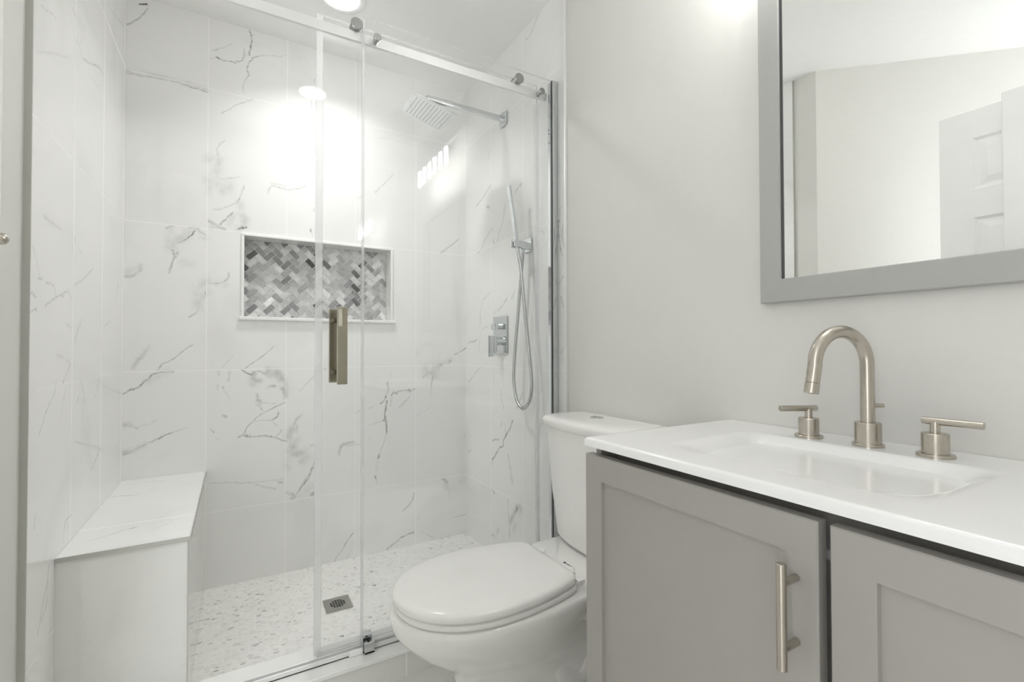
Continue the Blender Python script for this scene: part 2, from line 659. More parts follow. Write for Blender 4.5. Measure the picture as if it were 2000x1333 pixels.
VEINS = {
 'b': [(4.2,0.55,[-0.003,2.343,0.015,2.356,0.029,2.373,0.042,2.389,0.061,2.419,0.067,2.438]),
  (6.3,1.0,[0.04,2.445,0.052,2.447,0.067,2.453]),
  (6.5,0.3,[0.003,2.15,0.056,2.153,0.103,2.158,0.127,2.159,0.155,2.16,0.18,2.159]),
  (4.4,0.5,[0.155,2.161,0.18,2.158,0.213,2.153,0.277,2.145]),
  (15.5,0.16,[0.003,2.159,0.056,2.164,0.124,2.167,0.191,2.166,0.234,2.163,0.275,2.159]),
  (4.6,0.75,[0.433,2.471,0.437,2.461,0.443,2.451,0.444,2.426,0.439,2.401,0.437,2.372,0.436,2.357]),
  (4.6,0.5,[0.435,2.448,0.451,2.455]),
  (4.6,0.45,[0.468,2.364,0.45,2.352,0.436,2.329,0.427,2.301,0.426,2.289,0.432,2.265,0.424,2.247]),
  (4.6,0.25,[0.424,2.247,0.412,2.215,0.411,2.183]),
  (4.6,0.25,[0.419,2.345,0.433,2.371]),
  (6.7,0.85,[0.309,2.309,0.318,2.306]),
  (4.6,0.55,[0.309,2.309,0.337,2.304,0.366,2.307,0.382,2.306]),
  (4.6,0.55,[0.382,2.317,0.392,2.314,0.408,2.325,0.413,2.35,0.415,2.379]),
  (4.5,0.3,[0.282,2.3,0.295,2.301]),
  (4.5,0.25,[0.295,2.333,0.327,2.355,0.366,2.388]),
  (4.8,0.2,[0.468,2.364,0.524,2.385,0.558,2.389,0.588,2.408]),
  (4.9,0.15,[0.593,2.392,0.628,2.398,0.668,2.425]),
  (4.5,0.3,[0.451,2.168,0.439,2.151,0.403,2.132,0.375,2.109,0.348,2.081,0.329,2.065]),
  (4.9,0.35,[0.712,2.33,0.706,2.313]),
  (4.9,0.35,[0.691,2.23,0.695,2.206,0.697,2.182]),
  (6.8,0.2,[0.343,1.951,0.326,1.934,0.316,1.913,0.313,1.895,0.322,1.87,0.323,1.833,0.315,1.805,0.317,1.783,0.334,1.777,0.365,1.787,0.401,1.8]),
  (31.2,0.15,[0.285,1.853,0.303,1.875,0.319,1.864,0.317,1.819,0.296,1.784]),
  (40.5,0.15,[0.289,1.76,0.308,1.759,0.358,1.754,0.366,1.728,0.342,1.724]),
  (26.6,0.12,[0.289,1.742,0.286,1.706]),
  (6.8,0.28,[0.417,1.759,0.411,1.745,0.409,1.726,0.397,1.696,0.386,1.676]),
  (6.8,0.5,[0.399,1.701,0.395,1.692]),
  (6.7,0.5,[0.374,1.633,0.351,1.608,0.339,1.592,0.33,1.578]),
  (6.8,0.2,[0.301,1.639,0.328,1.645,0.362,1.664,0.385,1.679]),
  (31.9,0.18,[0.397,1.678,0.409,1.643,0.422,1.617,0.418,1.584,0.402,1.571]),
  (27.1,0.12,[0.386,1.64,0.37,1.61,0.363,1.586]),
  (6.9,0.7,[0.392,1.563,0.402,1.566,0.412,1.572,0.428,1.577]),
  (6.9,0.5,[0.396,1.566,0.406,1.575,0.422,1.579]),
  (11.2,0.35,[0.286,1.587,0.305,1.574,0.328,1.564,0.343,1.557]),
  (17.8,0.2,[0.29,1.563,0.309,1.564]),
  (7.2,0.2,[0.527,1.79,0.548,1.792,0.591,1.79]),
  (7.3,0.25,[0.513,1.743,0.515,1.762,0.527,1.781,0.553,1.78,0.587,1.774,0.631,1.782,0.671,1.803]),
  (4.9,0.2,[0.595,1.934,0.621,1.952,0.656,1.959,0.702,1.971]),
  (7.4,0.45,[0.711,1.976,0.719,1.98]),
  (4.9,0.12,[0.613,1.861,0.72,1.888]),
  (4.9,0.35,[0.714,1.709,0.707,1.691]),
  (7.3,0.5,[0.694,1.601,0.696,1.589]),
  (4.9,0.25,[0.699,1.587,0.703,1.568]),
  (6.4,0.35,[0.134,1.535,0.146,1.543,0.16,1.549]),
  (8.8,0.3,[0.217,1.55,0.239,1.55,0.253,1.551]),
  (8.8,0.3,[0.246,1.545,0.264,1.529,0.277,1.524]),
  (6.5,0.75,[0.235,1.537,0.224,1.518,0.21,1.503]),
  (8.6,0.4,[0.21,1.503,0.196,1.49,0.178,1.48]),
  (38.6,0.18,[0.217,1.536,0.195,1.508,0.178,1.488,0.167,1.461,0.161,1.443]),
  (25.7,0.12,[0.153,1.541,0.139,1.501,0.146,1.476]),
  (8.6,0.4,[0.157,1.447,0.162,1.43,0.164,1.416]),
  (6.4,0.25,[0.178,1.428,0.161,1.404,0.154,1.387]),
  (17.7,0.1,[0.239,1.539,0.253,1.515,0.276,1.508]),
  (8.5,0.35,[0.178,1.441,0.164,1.418,0.156,1.392,0.152,1.372,0.147,1.35]),
  (30.0,0.15,[0.15,1.456,0.171,1.454,0.161,1.431]),
  (10.4,0.3,[0.005,1.325,0.019,1.326,0.032,1.331,0.05,1.351,0.054,1.376]),
  (29.1,0.12,[0.01,1.341,0.029,1.351,0.045,1.365]),
  (35.0,0.2,[0.279,1.332,0.255,1.299,0.248,1.268,0.273,1.278,0.252,1.237,0.248,1.211]),
  (8.7,0.35,[0.252,1.202,0.241,1.184,0.219,1.168]),
  (30.5,0.1,[0.196,1.395,0.225,1.389]),
  (6.6,0.4,[0.272,1.283,0.274,1.265,0.278,1.261]),
  (9.0,0.3,[0.286,1.315,0.311,1.315,0.333,1.32,0.352,1.333,0.362,1.347,0.362,1.369]),
  (26.9,0.12,[0.314,1.321,0.345,1.314]),
  (4.4,0.45,[0.111,0.945,0.116,0.955,0.126,0.968,0.15,0.982,0.171,0.997,0.188,1.012,0.208,1.031,0.229,1.051]),
  (6.4,0.5,[0.111,0.945,0.117,0.955,0.124,0.964]),
  (12.4,0.2,[0.081,1.04,0.065,1.011,0.048,0.986,0.032,0.957]),
  (4.7,0.4,[0.429,0.944,0.445,0.962,0.473,0.982,0.502,1.002,0.527,1.03,0.541,1.044]),
  (6.9,0.4,[0.429,0.944,0.437,0.953]),
  (6.8,0.12,[0.339,0.95,0.378,0.999]),
  (6.4,0.55,[0.001,0.851,0.02,0.865,0.043,0.875,0.054,0.88,0.066,0.895,0.079,0.909,0.095,0.927,0.106,0.932,0.14,0.938,0.164,0.937]),
  (29.8,0.13,[0.082,0.902,0.102,0.914,0.143,0.93]),
  (6.3,0.35,[0.003,0.61,0.025,0.616,0.058,0.633,0.091,0.651,0.118,0.663]),
  (16.7,0.22,[0.006,0.616,0.035,0.623,0.071,0.64]),
  (6.4,0.6,[0.118,0.663,0.135,0.674,0.149,0.679,0.162,0.682]),
  (4.3,0.22,[0.162,0.682,0.194,0.694,0.219,0.699]),
  (14.4,0.35,[0.002,0.731,0.018,0.728,0.024,0.725]),
  (8.3,0.25,[0.024,0.725,0.037,0.718,0.049,0.709]),
  (6.3,0.15,[0.054,0.719,0.077,0.721,0.097,0.73,0.105,0.737]),
  (6.9,0.6,[0.413,0.938,0.429,0.926,0.445,0.919,0.457,0.917]),
  (18.5,0.45,[0.46,0.916,0.454,0.9,0.468,0.888,0.484,0.883]),
  (27.5,0.2,[0.458,0.875,0.474,0.879,0.45,0.893]),
  (7.0,0.35,[0.453,0.925,0.478,0.932,0.498,0.924,0.511,0.919,0.527,0.919]),
  (28.4,0.42,[0.523,0.933,0.544,0.925,0.532,0.914,0.553,0.92,0.57,0.899,0.582,0.879,0.589,0.851]),
  (16.6,0.45,[0.574,0.851,0.589,0.841,0.591,0.808]),
  (11.7,0.35,[0.5,0.92,0.523,0.919]),
  (9.4,0.4,[0.517,0.854,0.523,0.863,0.546,0.861]),
  (9.2,0.35,[0.471,0.828,0.475,0.814]),
  (11.6,0.3,[0.474,0.8,0.489,0.795,0.483,0.781]),
  (7.0,0.3,[0.472,0.782,0.485,0.767,0.495,0.753]),
  (4.5,0.5,[0.589,0.782,0.566,0.774,0.532,0.757,0.491,0.737,0.471,0.722,0.455,0.703,0.435,0.682,0.427,0.662,0.419,0.649]),
  (7.1,0.5,[0.401,0.641,0.417,0.648,0.431,0.643,0.451,0.636,0.475,0.637,0.508,0.636,0.533,0.63,0.562,0.617,0.592,0.603]),
  (4.6,0.4,[0.423,0.648,0.451,0.646]),
  (7.1,0.5,[0.535,0.708,0.549,0.714,0.558,0.725,0.56,0.739]),
  (4.7,0.25,[0.467,0.704,0.499,0.708,0.533,0.706,0.541,0.689,0.558,0.678]),
  (4.7,0.35,[0.575,0.658,0.562,0.64,0.55,0.631]),
  (4.7,0.2,[0.478,0.791,0.511,0.784,0.549,0.782]),
  (9.0,0.35,[0.345,0.741,0.354,0.735]),
  (4.5,0.3,[0.352,0.729,0.358,0.737]),
  (6.7,0.35,[0.34,0.866,0.343,0.859]),
  (4.5,0.2,[0.344,0.857,0.359,0.829,0.369,0.804]),
  (6.7,0.2,[0.324,0.934,0.328,0.916]),
  (9.0,0.17,[0.366,0.928,0.363,0.892]),
  (6.7,0.2,[0.322,0.876,0.323,0.853]),
  (6.6,0.3,[0.298,0.687,0.311,0.672]),
  (6.7,0.2,[0.322,0.64,0.328,0.637]),
  (4.9,0.22,[0.652,0.833,0.674,0.861,0.701,0.889,0.726,0.906]),
  (9.6,0.25,[0.657,0.72,0.635,0.7,0.627,0.677]),
  (33.5,0.2,[0.618,0.654,0.605,0.622,0.636,0.609]),
  (9.6,0.25,[0.64,0.671,0.638,0.638,0.642,0.609]),
  (33.7,0.22,[0.631,0.6,0.618,0.563,0.601,0.537,0.636,0.538,0.671,0.548]),
  (9.6,0.25,[0.714,0.577,0.689,0.565,0.667,0.546]),
  (43.3,0.15,[0.676,0.523,0.663,0.501]),
  (33.2,0.15,[0.606,0.536,0.601,0.485]),
  (7.3,0.45,[0.723,0.523,0.712,0.485,0.703,0.457,0.69,0.43]),
  (7.2,0.6,[0.685,0.411,0.663,0.391,0.641,0.358]),
  (12.0,0.3,[0.707,0.466,0.69,0.425,0.663,0.395]),
  (14.6,0.5,[0.703,0.341,0.724,0.35]),
  (11.9,0.4,[0.596,0.367,0.619,0.354,0.637,0.342,0.619,0.335]),
  (29.0,0.15,[0.699,0.38,0.681,0.364]),
  (4.7,0.22,[0.297,0.453,0.412,0.438,0.493,0.43,0.585,0.433]),
  (7.0,0.22,[0.468,0.424,0.509,0.404,0.551,0.393]),
  (9.4,0.3,[0.563,0.419,0.576,0.415]),
  (8.5,0.3,[1.506,1.033,1.475,1.016,1.438,0.999]),
  (8.6,0.5,[1.506,1.034,1.48,1.02]),
  (8.5,0.5,[1.452,1.005,1.438,0.998]),
  (22.2,0.22,[1.415,0.974,1.392,0.957,1.361,0.945,1.334,0.941]),
  (11.2,0.5,[1.343,0.943,1.361,0.943]),
  (11.3,0.4,[1.392,0.951,1.411,0.963]),
  (49.4,0.2,[1.325,0.933,1.299,0.913,1.321,0.896,1.269,0.922]),
  (10.9,0.3,[1.277,0.901,1.256,0.879]),
  (8.3,0.35,[1.299,0.901,1.31,0.88,1.304,0.855,1.301,0.818]),
  (5.5,0.15,[1.299,0.806,1.297,0.773]),
  (7.9,0.6,[1.06,0.852,1.067,0.846]),
  (5.2,0.4,[1.07,0.868,1.062,0.852,1.067,0.828,1.063,0.809,1.055,0.79]),
  (7.8,0.65,[1.057,0.791,1.047,0.766,1.025,0.751]),
  (5.2,0.35,[0.989,0.739,0.97,0.73]),
  (5.1,0.3,[0.941,0.73,0.908,0.71]),
  (7.9,0.75,[1.061,0.762,1.055,0.731,1.05,0.699,1.05,0.676]),
  (7.9,0.7,[1.039,0.665,1.055,0.672]),
  (7.9,0.6,[1.053,0.666,1.059,0.652,1.059,0.615]),
  (5.2,0.25,[1.039,0.663,0.97,0.645]),
  (8.0,0.65,[1.084,0.79,1.098,0.805,1.111,0.8]),
  (5.4,0.35,[1.111,0.806,1.139,0.811,1.159,0.814]),
  (10.8,0.9,[1.174,0.812,1.182,0.808]),
  (8.1,0.5,[1.155,0.814,1.176,0.811]),
  (8.1,0.4,[1.195,0.81,1.21,0.82]),
  (8.1,0.25,[1.123,0.724,1.143,0.741,1.18,0.777]),
  (7.9,0.2,[1.086,0.78,1.079,0.737]),
  (5.3,0.15,[1.08,0.907,1.078,0.883]),
  (9.9,0.35,[0.756,0.934,0.764,0.936]),
  (8.2,0.15,[1.222,0.992,1.226,1.017]),
  (5.5,0.12,[1.218,0.675,1.265,0.696,1.312,0.722]),
  (7.9,0.65,[1.047,0.668,1.058,0.656,1.059,0.597]),
  (5.2,0.3,[1.059,0.597,1.041,0.54,1.024,0.495]),
  (7.8,0.6,[1.024,0.495,1.015,0.473]),
  (10.4,0.35,[1.012,0.455,1.007,0.421]),
  (7.8,0.6,[1.001,0.387,1.006,0.372]),
  (5.2,0.25,[1.006,0.372,1.01,0.345]),
  (10.0,0.35,[0.902,0.569,0.866,0.567,0.844,0.563,0.831,0.548,0.826,0.518]),
  (5.1,0.3,[0.844,0.56,0.877,0.554,0.938,0.556]),
  (5.2,0.2,[0.969,0.573,0.98,0.581]),
  (5.0,0.5,[0.897,0.12,0.884,0.11,0.857,0.071,0.835,0.042,0.806,0.001]),
  (5.0,0.3,[0.889,0.041,0.86,-0.0]),
  (7.8,0.45,[1.203,0.064,1.169,0.059,1.132,0.048,1.096,0.026,1.063,0.005]),
  (8.0,0.35,[1.203,0.269,1.199,0.239,1.175,0.207,1.141,0.186]),
  (14.0,0.35,[1.361,0.328,1.395,0.295]),
  (33.6,0.15,[1.388,0.29,1.401,0.238,1.401,0.188]),
  (8.1,0.2,[1.231,0.137,1.231,0.128]),
  (8.3,0.2,[1.25,0.054,1.315,0.011]),
  (8.6,0.25,[1.435,0.1,1.502,0.104]),
  (40.1,0.12,[1.47,0.291,1.502,0.299]),
  (5.7,0.4,[1.495,0.55,1.495,0.531]),
  (8.4,0.35,[1.458,1.642,1.428,1.612,1.39,1.584,1.355,1.553]),
  (7.8,0.2,[1.09,1.939,1.051,1.887,0.997,1.828]),
  (10.3,0.35,[0.911,1.787,0.932,1.793]),
  (5.4,0.1,[1.012,2.113,1.096,2.12,1.188,2.112])],
 'r': [(8.3,0.35,[-0.308,1.868,-0.242,1.837,-0.192,1.817,-0.127,1.797]),
  (8.3,0.3,[-0.313,1.639,-0.241,1.602,-0.191,1.555,-0.139,1.544]),
  (15.2,0.22,[-0.446,1.717,-0.424,1.643,-0.381,1.595]),
  (10.2,0.4,[-0.392,1.593,-0.369,1.56]),
  (13.1,0.25,[-0.254,1.767,-0.29,1.749]),
  (7.9,0.25,[-0.302,2.057,-0.266,2.003]),
  (9.5,0.3,[-0.6,1.779,-0.567,1.769,-0.538,1.748]),
  (7.7,0.35,[-0.324,1.58,-0.347,1.545]),
  (8.0,0.2,[-0.222,1.515,-0.216,1.466]),
  (8.2,0.3,[-0.177,1.217,-0.18,1.183,-0.171,1.149]),
  (5.4,0.35,[-0.3,1.319,-0.203,1.283,-0.177,1.217]),
  (5.4,0.3,[-0.258,1.145,-0.19,1.126,-0.171,1.081,-0.164,1.018]),
  (8.2,0.5,[-0.03,1.059,-0.051,1.068,-0.112,1.07,-0.138,1.081]),
  (10.3,0.3,[-0.465,1.27,-0.412,1.233,-0.334,1.207]),
  (9.6,0.25,[-0.536,1.294,-0.506,1.262]),
  (8.5,0.3,[-0.189,0.936,-0.125,0.902,-0.029,0.841]),
  (7.4,0.3,[-0.4,0.83,-0.41,0.779,-0.432,0.739]),
  (7.1,0.45,[-0.605,0.826,-0.572,0.784,-0.548,0.752]),
  (7.7,0.2,[-0.322,0.927,-0.333,0.847]),
  (7.4,0.7,[-0.516,0.694,-0.489,0.653,-0.45,0.614,-0.422,0.582,-0.428,0.559]),
  (7.7,0.7,[-0.428,0.559,-0.387,0.545,-0.352,0.507,-0.315,0.474]),
  (10.3,0.5,[-0.313,0.474,-0.31,0.447]),
  (4.9,0.4,[-0.443,0.671,-0.447,0.619]),
  (7.5,0.5,[-0.315,0.567,-0.352,0.58,-0.382,0.582]),
  (7.2,0.4,[-0.467,0.529,-0.483,0.505,-0.494,0.47]),
  (19.1,0.2,[-0.494,0.47,-0.51,0.409]),
  (10.2,0.5,[-0.312,0.324,-0.333,0.309]),
  (24.1,0.4,[-0.561,0.306,-0.52,0.252,-0.487,0.21]),
  (7.1,0.8,[-0.561,0.304,-0.535,0.27]),
  (6.9,0.45,[-0.572,0.322,-0.596,0.291]),
  (9.6,0.3,[-0.487,0.21,-0.482,0.138]),
  (33.3,0.2,[-0.592,0.32,-0.561,0.254,-0.519,0.193]),
  (12.6,0.3,[-0.308,0.095,-0.35,0.095,-0.374,0.146]),
  (9.7,0.3,[-0.466,0.311,-0.477,0.228]),
  (12.4,0.3,[-0.388,0.649,-0.411,0.669]),
  (8.4,0.3,[-0.029,0.452,-0.059,0.476]),
  (6.1,0.5,[-0.887,1.546,-0.88,1.517,-0.89,1.463,-0.907,1.399]),
  (6.1,0.4,[-0.911,1.52,-0.908,1.48,-0.921,1.417]),
  (6.1,0.3,[-0.886,1.289,-0.913,1.316]),
  (4.6,0.35,[-0.756,2.479,-0.674,2.416,-0.631,2.417]),
  (4.1,0.3,[-0.858,1.951,-0.883,1.957]),
  (6.5,0.3,[-0.759,1.529,-0.782,1.515]),
  (8.1,0.3,[-0.896,1.237,-0.913,1.195]),
  (8.1,0.3,[-0.895,1.013,-0.912,1.033])],
 'l': [(7.4,0.16,[-0.725,1.964,-0.682,1.959,-0.624,1.954]),
  (6.0,0.18,[-0.69,1.896,-0.645,1.898,-0.609,1.884]),
  (6.9,0.3,[-0.615,1.879,-0.547,1.902,-0.453,1.942,-0.408,1.954,-0.369,1.955]),
  (3.8,0.25,[-0.956,1.82,-0.903,1.837,-0.87,1.849]),
  (5.1,0.28,[-0.87,1.849,-0.849,1.852]),
  (4.0,0.3,[-0.272,2.238,-0.18,2.266,-0.057,2.309]),
  (5.1,0.15,[-0.52,1.875,-0.405,1.883]),
  (4.1,0.12,[-0.98,1.7,-0.867,1.757,-0.739,1.814]),
  (11.8,0.12,[-0.66,1.972,-0.589,1.975,-0.634,1.914]),
  (8.0,0.12,[-0.916,1.345,-0.843,1.34,-0.779,1.34]),
  (6.0,0.2,[-0.673,1.34,-0.645,1.326,-0.598,1.308]),
  (7.1,0.22,[-0.467,1.287,-0.533,1.26,-0.606,1.229,-0.668,1.212]),
  (3.5,0.18,[-0.986,1.262,-0.964,1.24,-0.941,1.201]),
  (3.6,0.3,[-0.955,1.193,-0.922,1.199]),
  (3.8,0.3,[-0.902,1.187,-0.862,1.192,-0.841,1.189,-0.828,1.173]),
  (4.1,0.35,[-0.901,1.134,-0.853,1.154,-0.801,1.17,-0.735,1.186]),
  (4.0,0.35,[-0.792,1.17,-0.763,1.171]),
  (4.2,0.3,[-0.725,1.187,-0.688,1.169]),
  (3.5,0.3,[-0.992,1.156,-0.957,1.151]),
  (5.9,0.45,[-0.113,1.282,-0.102,1.276]),
  (5.7,0.25,[-0.112,1.273,-0.149,1.213]),
  (11.9,0.15,[-0.068,1.661,-0.107,1.596,-0.074,1.56]),
  (3.5,0.35,[-0.987,1.115,-0.96,1.124,-0.956,1.117]),
  (4.2,0.25,[-0.741,1.1,-0.69,1.09]),
  (11.5,0.18,[-0.584,1.119,-0.635,1.087,-0.656,1.054]),
  (5.4,0.3,[-0.697,0.993,-0.717,0.978,-0.76,0.944]),
  (4.2,0.22,[-0.813,1.02,-0.747,1.007,-0.702,0.993]),
  (9.2,0.25,[-0.594,0.94,-0.569,0.908,-0.555,0.876]),
  (4.4,0.3,[-0.605,0.901,-0.632,0.88]),
  (4.5,0.3,[-0.568,0.884,-0.578,0.821]),
  (6.6,0.22,[-0.386,0.932,-0.407,0.899,-0.435,0.876]),
  (3.5,0.25,[-0.81,0.953,-0.823,0.925,-0.876,0.89,-0.906,0.859,-0.928,0.838]),
  (4.0,0.18,[-0.735,0.933,-0.753,0.901,-0.779,0.85]),
  (3.4,0.22,[-0.645,0.771,-0.512,0.742,-0.368,0.703]),
  (5.0,0.4,[-0.361,0.7,-0.39,0.683,-0.419,0.674]),
  (4.1,0.2,[-0.314,0.904,-0.133,0.874,-0.007,0.853]),
  (3.9,0.2,[-0.021,0.697,-0.103,0.653]),
  (5.3,0.22,[-0.221,1.132,-0.307,1.114,-0.323,1.095]),
  (4.8,0.35,[-0.376,0.692,-0.42,0.672,-0.462,0.653]),
  (5.4,0.25,[-0.669,0.574,-0.723,0.576,-0.737,0.553,-0.743,0.523]),
  (5.6,0.2,[-0.708,0.562,-0.699,0.545]),
  (5.9,0.35,[-0.85,0.506,-0.867,0.463,-0.895,0.426,-0.922,0.375]),
  (3.6,0.3,[-0.855,0.466,-0.865,0.421,-0.9,0.392]),
  (6.9,0.2,[-0.948,0.658,-0.952,0.628])],
 't': [(3.8,0.4,[0.005,-0.245,0.018,-0.239,0.035,-0.24,0.065,-0.257,0.084,-0.252,0.094,-0.234]),
  (5.5,0.6,[0.016,-0.24,0.023,-0.239]),
  (4.1,0.25,[0.018,-0.088,0.058,-0.071,0.101,-0.068,0.148,-0.081]),
  (3.9,0.25,[0.104,-0.216,0.129,-0.188]),
  (3.0,0.3,[0.033,-0.711,0.07,-0.691,0.096,-0.671,0.117,-0.653,0.14,-0.643]),
  (4.6,0.5,[0.125,-0.653,0.14,-0.643]),
  (3.1,0.2,[0.177,-0.712,0.201,-0.672,0.229,-0.647])],
 'f': [(2.8,0.12,[0.189,0.399,0.212,0.388])],
}

# ================================================================ ROOM SHELL
NX0, NX1, NZ0, NZ1 = 0.420, 1.078, 1.175, 1.538     # niche opening
struct(grid_wall('wall_back', (0, 2), (1, 0.0), 0.0, W, -0.002, CEIL, 0.0035, VEINS['b'], M['tile_back'], (NX0, NX1, NZ0, NZ1), 3),
       'white grey-veined marble-look tile wall at the back of the shower', 'wall')
struct(grid_wall('wall_right_tiled', (1, 2), (0, W), YT, 0.0, -0.03, CEIL, 0.004, VEINS['r'], M['tile_right'], None, 23),
       'marble-look tile wall carrying the shower head and valve', 'wall')
struct(grid_wall('wall_left_tiled', (1, 2), (0, 0.0), YTL, 0.0, -0.03, CEIL, 0.004, VEINS['l'], M['tile_left'], None, 43),
       'marble-look tile wall beside the bench on the left', 'wall')

bm = B(W + 0.004, W + 0.06, -3.3, YT, ZF, CEIL)
struct(obj('wall_right', bm, M['paint']), 'plain pale greige painted wall behind toilet and vanity', 'wall')
bm = B(W + 0.004, W + 0.06, YT, 0.12, ZF, CEIL)
struct(obj('wall_right_core', bm, M['paint']), 'wall core behind the tiles of the shower head wall', 'wall')
bm = B(-0.10, -0.004, YTL + 0.002, 0.12, ZF, CEIL)
struct(obj('wall_left_core', bm, M['paint']), 'wall core behind the tiles of the bench wall', 'wall')
# angled painted wall on the left, running away from the end of the tiles
bm = bmesh.new()
pa, pb = Vector((-0.012, -1.112, 0)), Vector((-1.0, -1.112 - 0.917, 0))
dn = (pb - pa).normalized()
nn = Vector((-dn.y, dn.x, 0))
if nn.x < 0:
    nn = -nn
q = [pa, pb, pb - nn * 0.06, pa + Vector((-0.06, 0.06, 0))]
lo = [bm.verts.new((p.x, p.y, ZF)) for p in q]
hi = [bm.verts.new((p.x, p.y, CEIL)) for p in q]
for i in range(4):
    bm.faces.new((lo[i], lo[(i + 1) % 4], hi[(i + 1) % 4], hi[i]))
bm.faces.new(lo[::-1])
bm.faces.new(hi)
struct(obj('wall_left', bm, M['paint']), 'angled greige painted wall at the left edge, also seen in the mirror', 'wall')

struct(obj('wall_left_return', B(-0.10, -0.012, -1.112, YTL + 0.001, ZF, CEIL), M['paint']), 'narrow painted strip of wall between the tile edge and the angled wall', 'wall')
struct(obj('wall_front_light_block', B(-0.62, W + 0.06, -3.10, -3.05, ZF, CEIL), M['paint']), 'out-of-view painted wall added behind the camera to hold back front light', 'wall')  # added out of view, sized to cut world light from behind
struct(obj('ceiling', B(-1.0, W + 0.06, -3.3, 0.12, CEIL, CEIL + 0.05), M['ceiling']), 'plain white ceiling over shower and room', 'ceiling')
struct(grid_wall('floor', (0, 1), (2, ZF), -1.0, W + 0.004, -3.3, -0.74, 0.012, [(9, 0.9, [0.93, -0.99, 0.925, -1.05, 0.95, -1.10, 0.94, -1.16, 0.97, -1.25, 0.96, -1.35])], M['tile_floor'], None, 63),
       'polished marble-look floor tiles in front of the shower', 'floor')
struct(obj('floor_core', B(-1.0, W + 0.06, -3.3, 0.12, ZF - 0.06, ZF - 0.002), M['quartz']), 'floor slab', 'floor')
struct(obj('shower_floor', B(0.0, W, -0.77, 0.0, ZF + 0.001, 0.0), M['mosaic_floor']),
       'white pebble mosaic shower floor with grey flecks', 'floor')
# curb: tiled front with a white quartz cap
bm = bmesh.new()
box(bm, 0.0, W + 0.003, -0.915, -0.768, ZF, 0.052)
o = obj('shower_curb', bm, M['tile_curb'])
struct(o, 'low tiled curb in front of the shower with white stone cap', 'curb')
cap = obj('curb_cap', B(0.0, W + 0.003, -0.926, -0.760, 0.053, 0.066, 0.002), M['quartz'], o)
# metal profiles finishing the tile ends
struct(obj('trim_1', B(W - 0.007, W + 0.004, YT - 0.004, YT, -0.02, CEIL, 0.0008), M['alu']), 'slim bright metal edge at the end of the right tiles', 'trim')
struct(obj('trim_2', B(-0.014, 0.001, YTL - 0.004, YTL, ZF, CEIL, 0.0008), M['trimmetal']), 'slim grey metal edge at the end of the left tiles', 'trim')

# six-panel door standing open by the left wall (seen in the mirror)
def panel_door():
    bm = bmesh.new()
    y0, y1, z0, z1, xf, xb = -2.37, -1.61, -0.012, 2.0, 0.0, -0.035
    st = 0.105
    mid = (y0 + y1) / 2
    ys = [y0, y0 + st, mid - 0.05, mid + 0.05, y1 - st, y1]
    zs = [z0, z0 + 0.22, z0 + 0.80, z0 + 0.97, 1.56, 1.675, 1.885, z1]
    holes = [(1, 2), (3, 4)]
    rows = [(1, 2), (3, 4), (5, 6)]
    # front face with raised panels sunk in moulded recesses
    for i in range(5):
        for j in range(7):
            a, b, c, d = ys[i], ys[i + 1], zs[j], zs[j + 1]
            if (i in (1, 3)) and (j in (1, 3, 5)):
                rings = []
                for ins, dx in ((0, 0), (0.010, -0.009), (0.020, -0.009), (0.045, -0.002)):
                    rings.append([bm.verts.new((xf + dx, yy, zz)) for yy, zz in ((a + ins, c + ins), (b - ins, c + ins), (b - ins, d - ins), (a + ins, d - ins))])
                for r0, r1 in zip(rings, rings[1:]):
                    for k in range(4):
                        bm.faces.new((r0[k], r0[(k + 1) % 4], r1[(k + 1) % 4], r1[k]))
                bm.faces.new(rings[-1])
            else:
                bm.faces.new([bm.verts.new((xf, yy, zz)) for yy, zz in ((a, c), (b, c), (b, d), (a, d))])
    box(bm, xb, xf - 0.010, y0, y1, z0, z1)
    for (ya, yb, za, zb) in ((y0, y1, z1 - 0.0005, z1), (y0, y1, z0, z0 + .0005), (y0, y0 + .0005, z0, z1), (y1 - .0005, y1, z0, z1)):
        box(bm, xf - 0.012, xf - 0.0001, ya, yb, za, zb)
    bmesh.ops.remove_doubles(bm, verts=bm.verts, dist=0.0002)
    return obj('door_1', bm, M['whitepaint'])


struct(panel_door(), 'white six-panel door standing open, seen in the mirror', 'door')
bm = bmesh.new()
box(bm, 0.002, 0.020, -1.90, -1.806, ZF, 2.027, 0.004)
struct(obj('trim_3', bm, M['whitepaint']), 'white upright door casing seen at the right of the mirror', 'trim')

# ================================================================ NICHE
n = thing('shower_niche', 'recessed wall niche lined with grey herringbone mosaic behind the glass', 'niche', (0.75, 0, NZ0))
D = 0.09
bm = bmesh.new()
for (a, b, c, d) in ((NX0 - 0.004, NX1 + 0.004, NZ1, NZ1 + 0.004), (NX0 - 0.004, NX1 + 0.004, NZ0 - 0.004, NZ0)):
    box(bm, a, b, 0.0, D, c, d)
box(bm, NX0 - 0.004, NX0, 0.0, D, NZ0, NZ1)
box(bm, NX1, NX1 + 0.004, 0.0, D, NZ0, NZ1)
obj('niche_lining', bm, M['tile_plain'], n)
# herringbone mosaic, clipped to the opening
wu = 0.0255


def clip(poly, x0, x1, z0, z1):
    for ax, lim, sgn in ((0, x0, 1), (0, x1, -1), (1, z0, 1), (1, z1, -1)):
        out = []
        for i in range(len(poly)):
            p, q_ = poly[i], poly[(i + 1) % len(poly)]
            ip, iq = sgn * (p[ax] - lim) >= 0, sgn * (q_[ax] - lim) >= 0
            if ip:
                out.append(p)
            if ip != iq:
                t = (lim - p[ax]) / (q_[ax] - p[ax])
                out.append((p[0] + t * (q_[0] - p[0]), p[1] + t * (q_[1] - p[1])))
        poly = out
        if len(poly) < 3:
            return []
    return poly


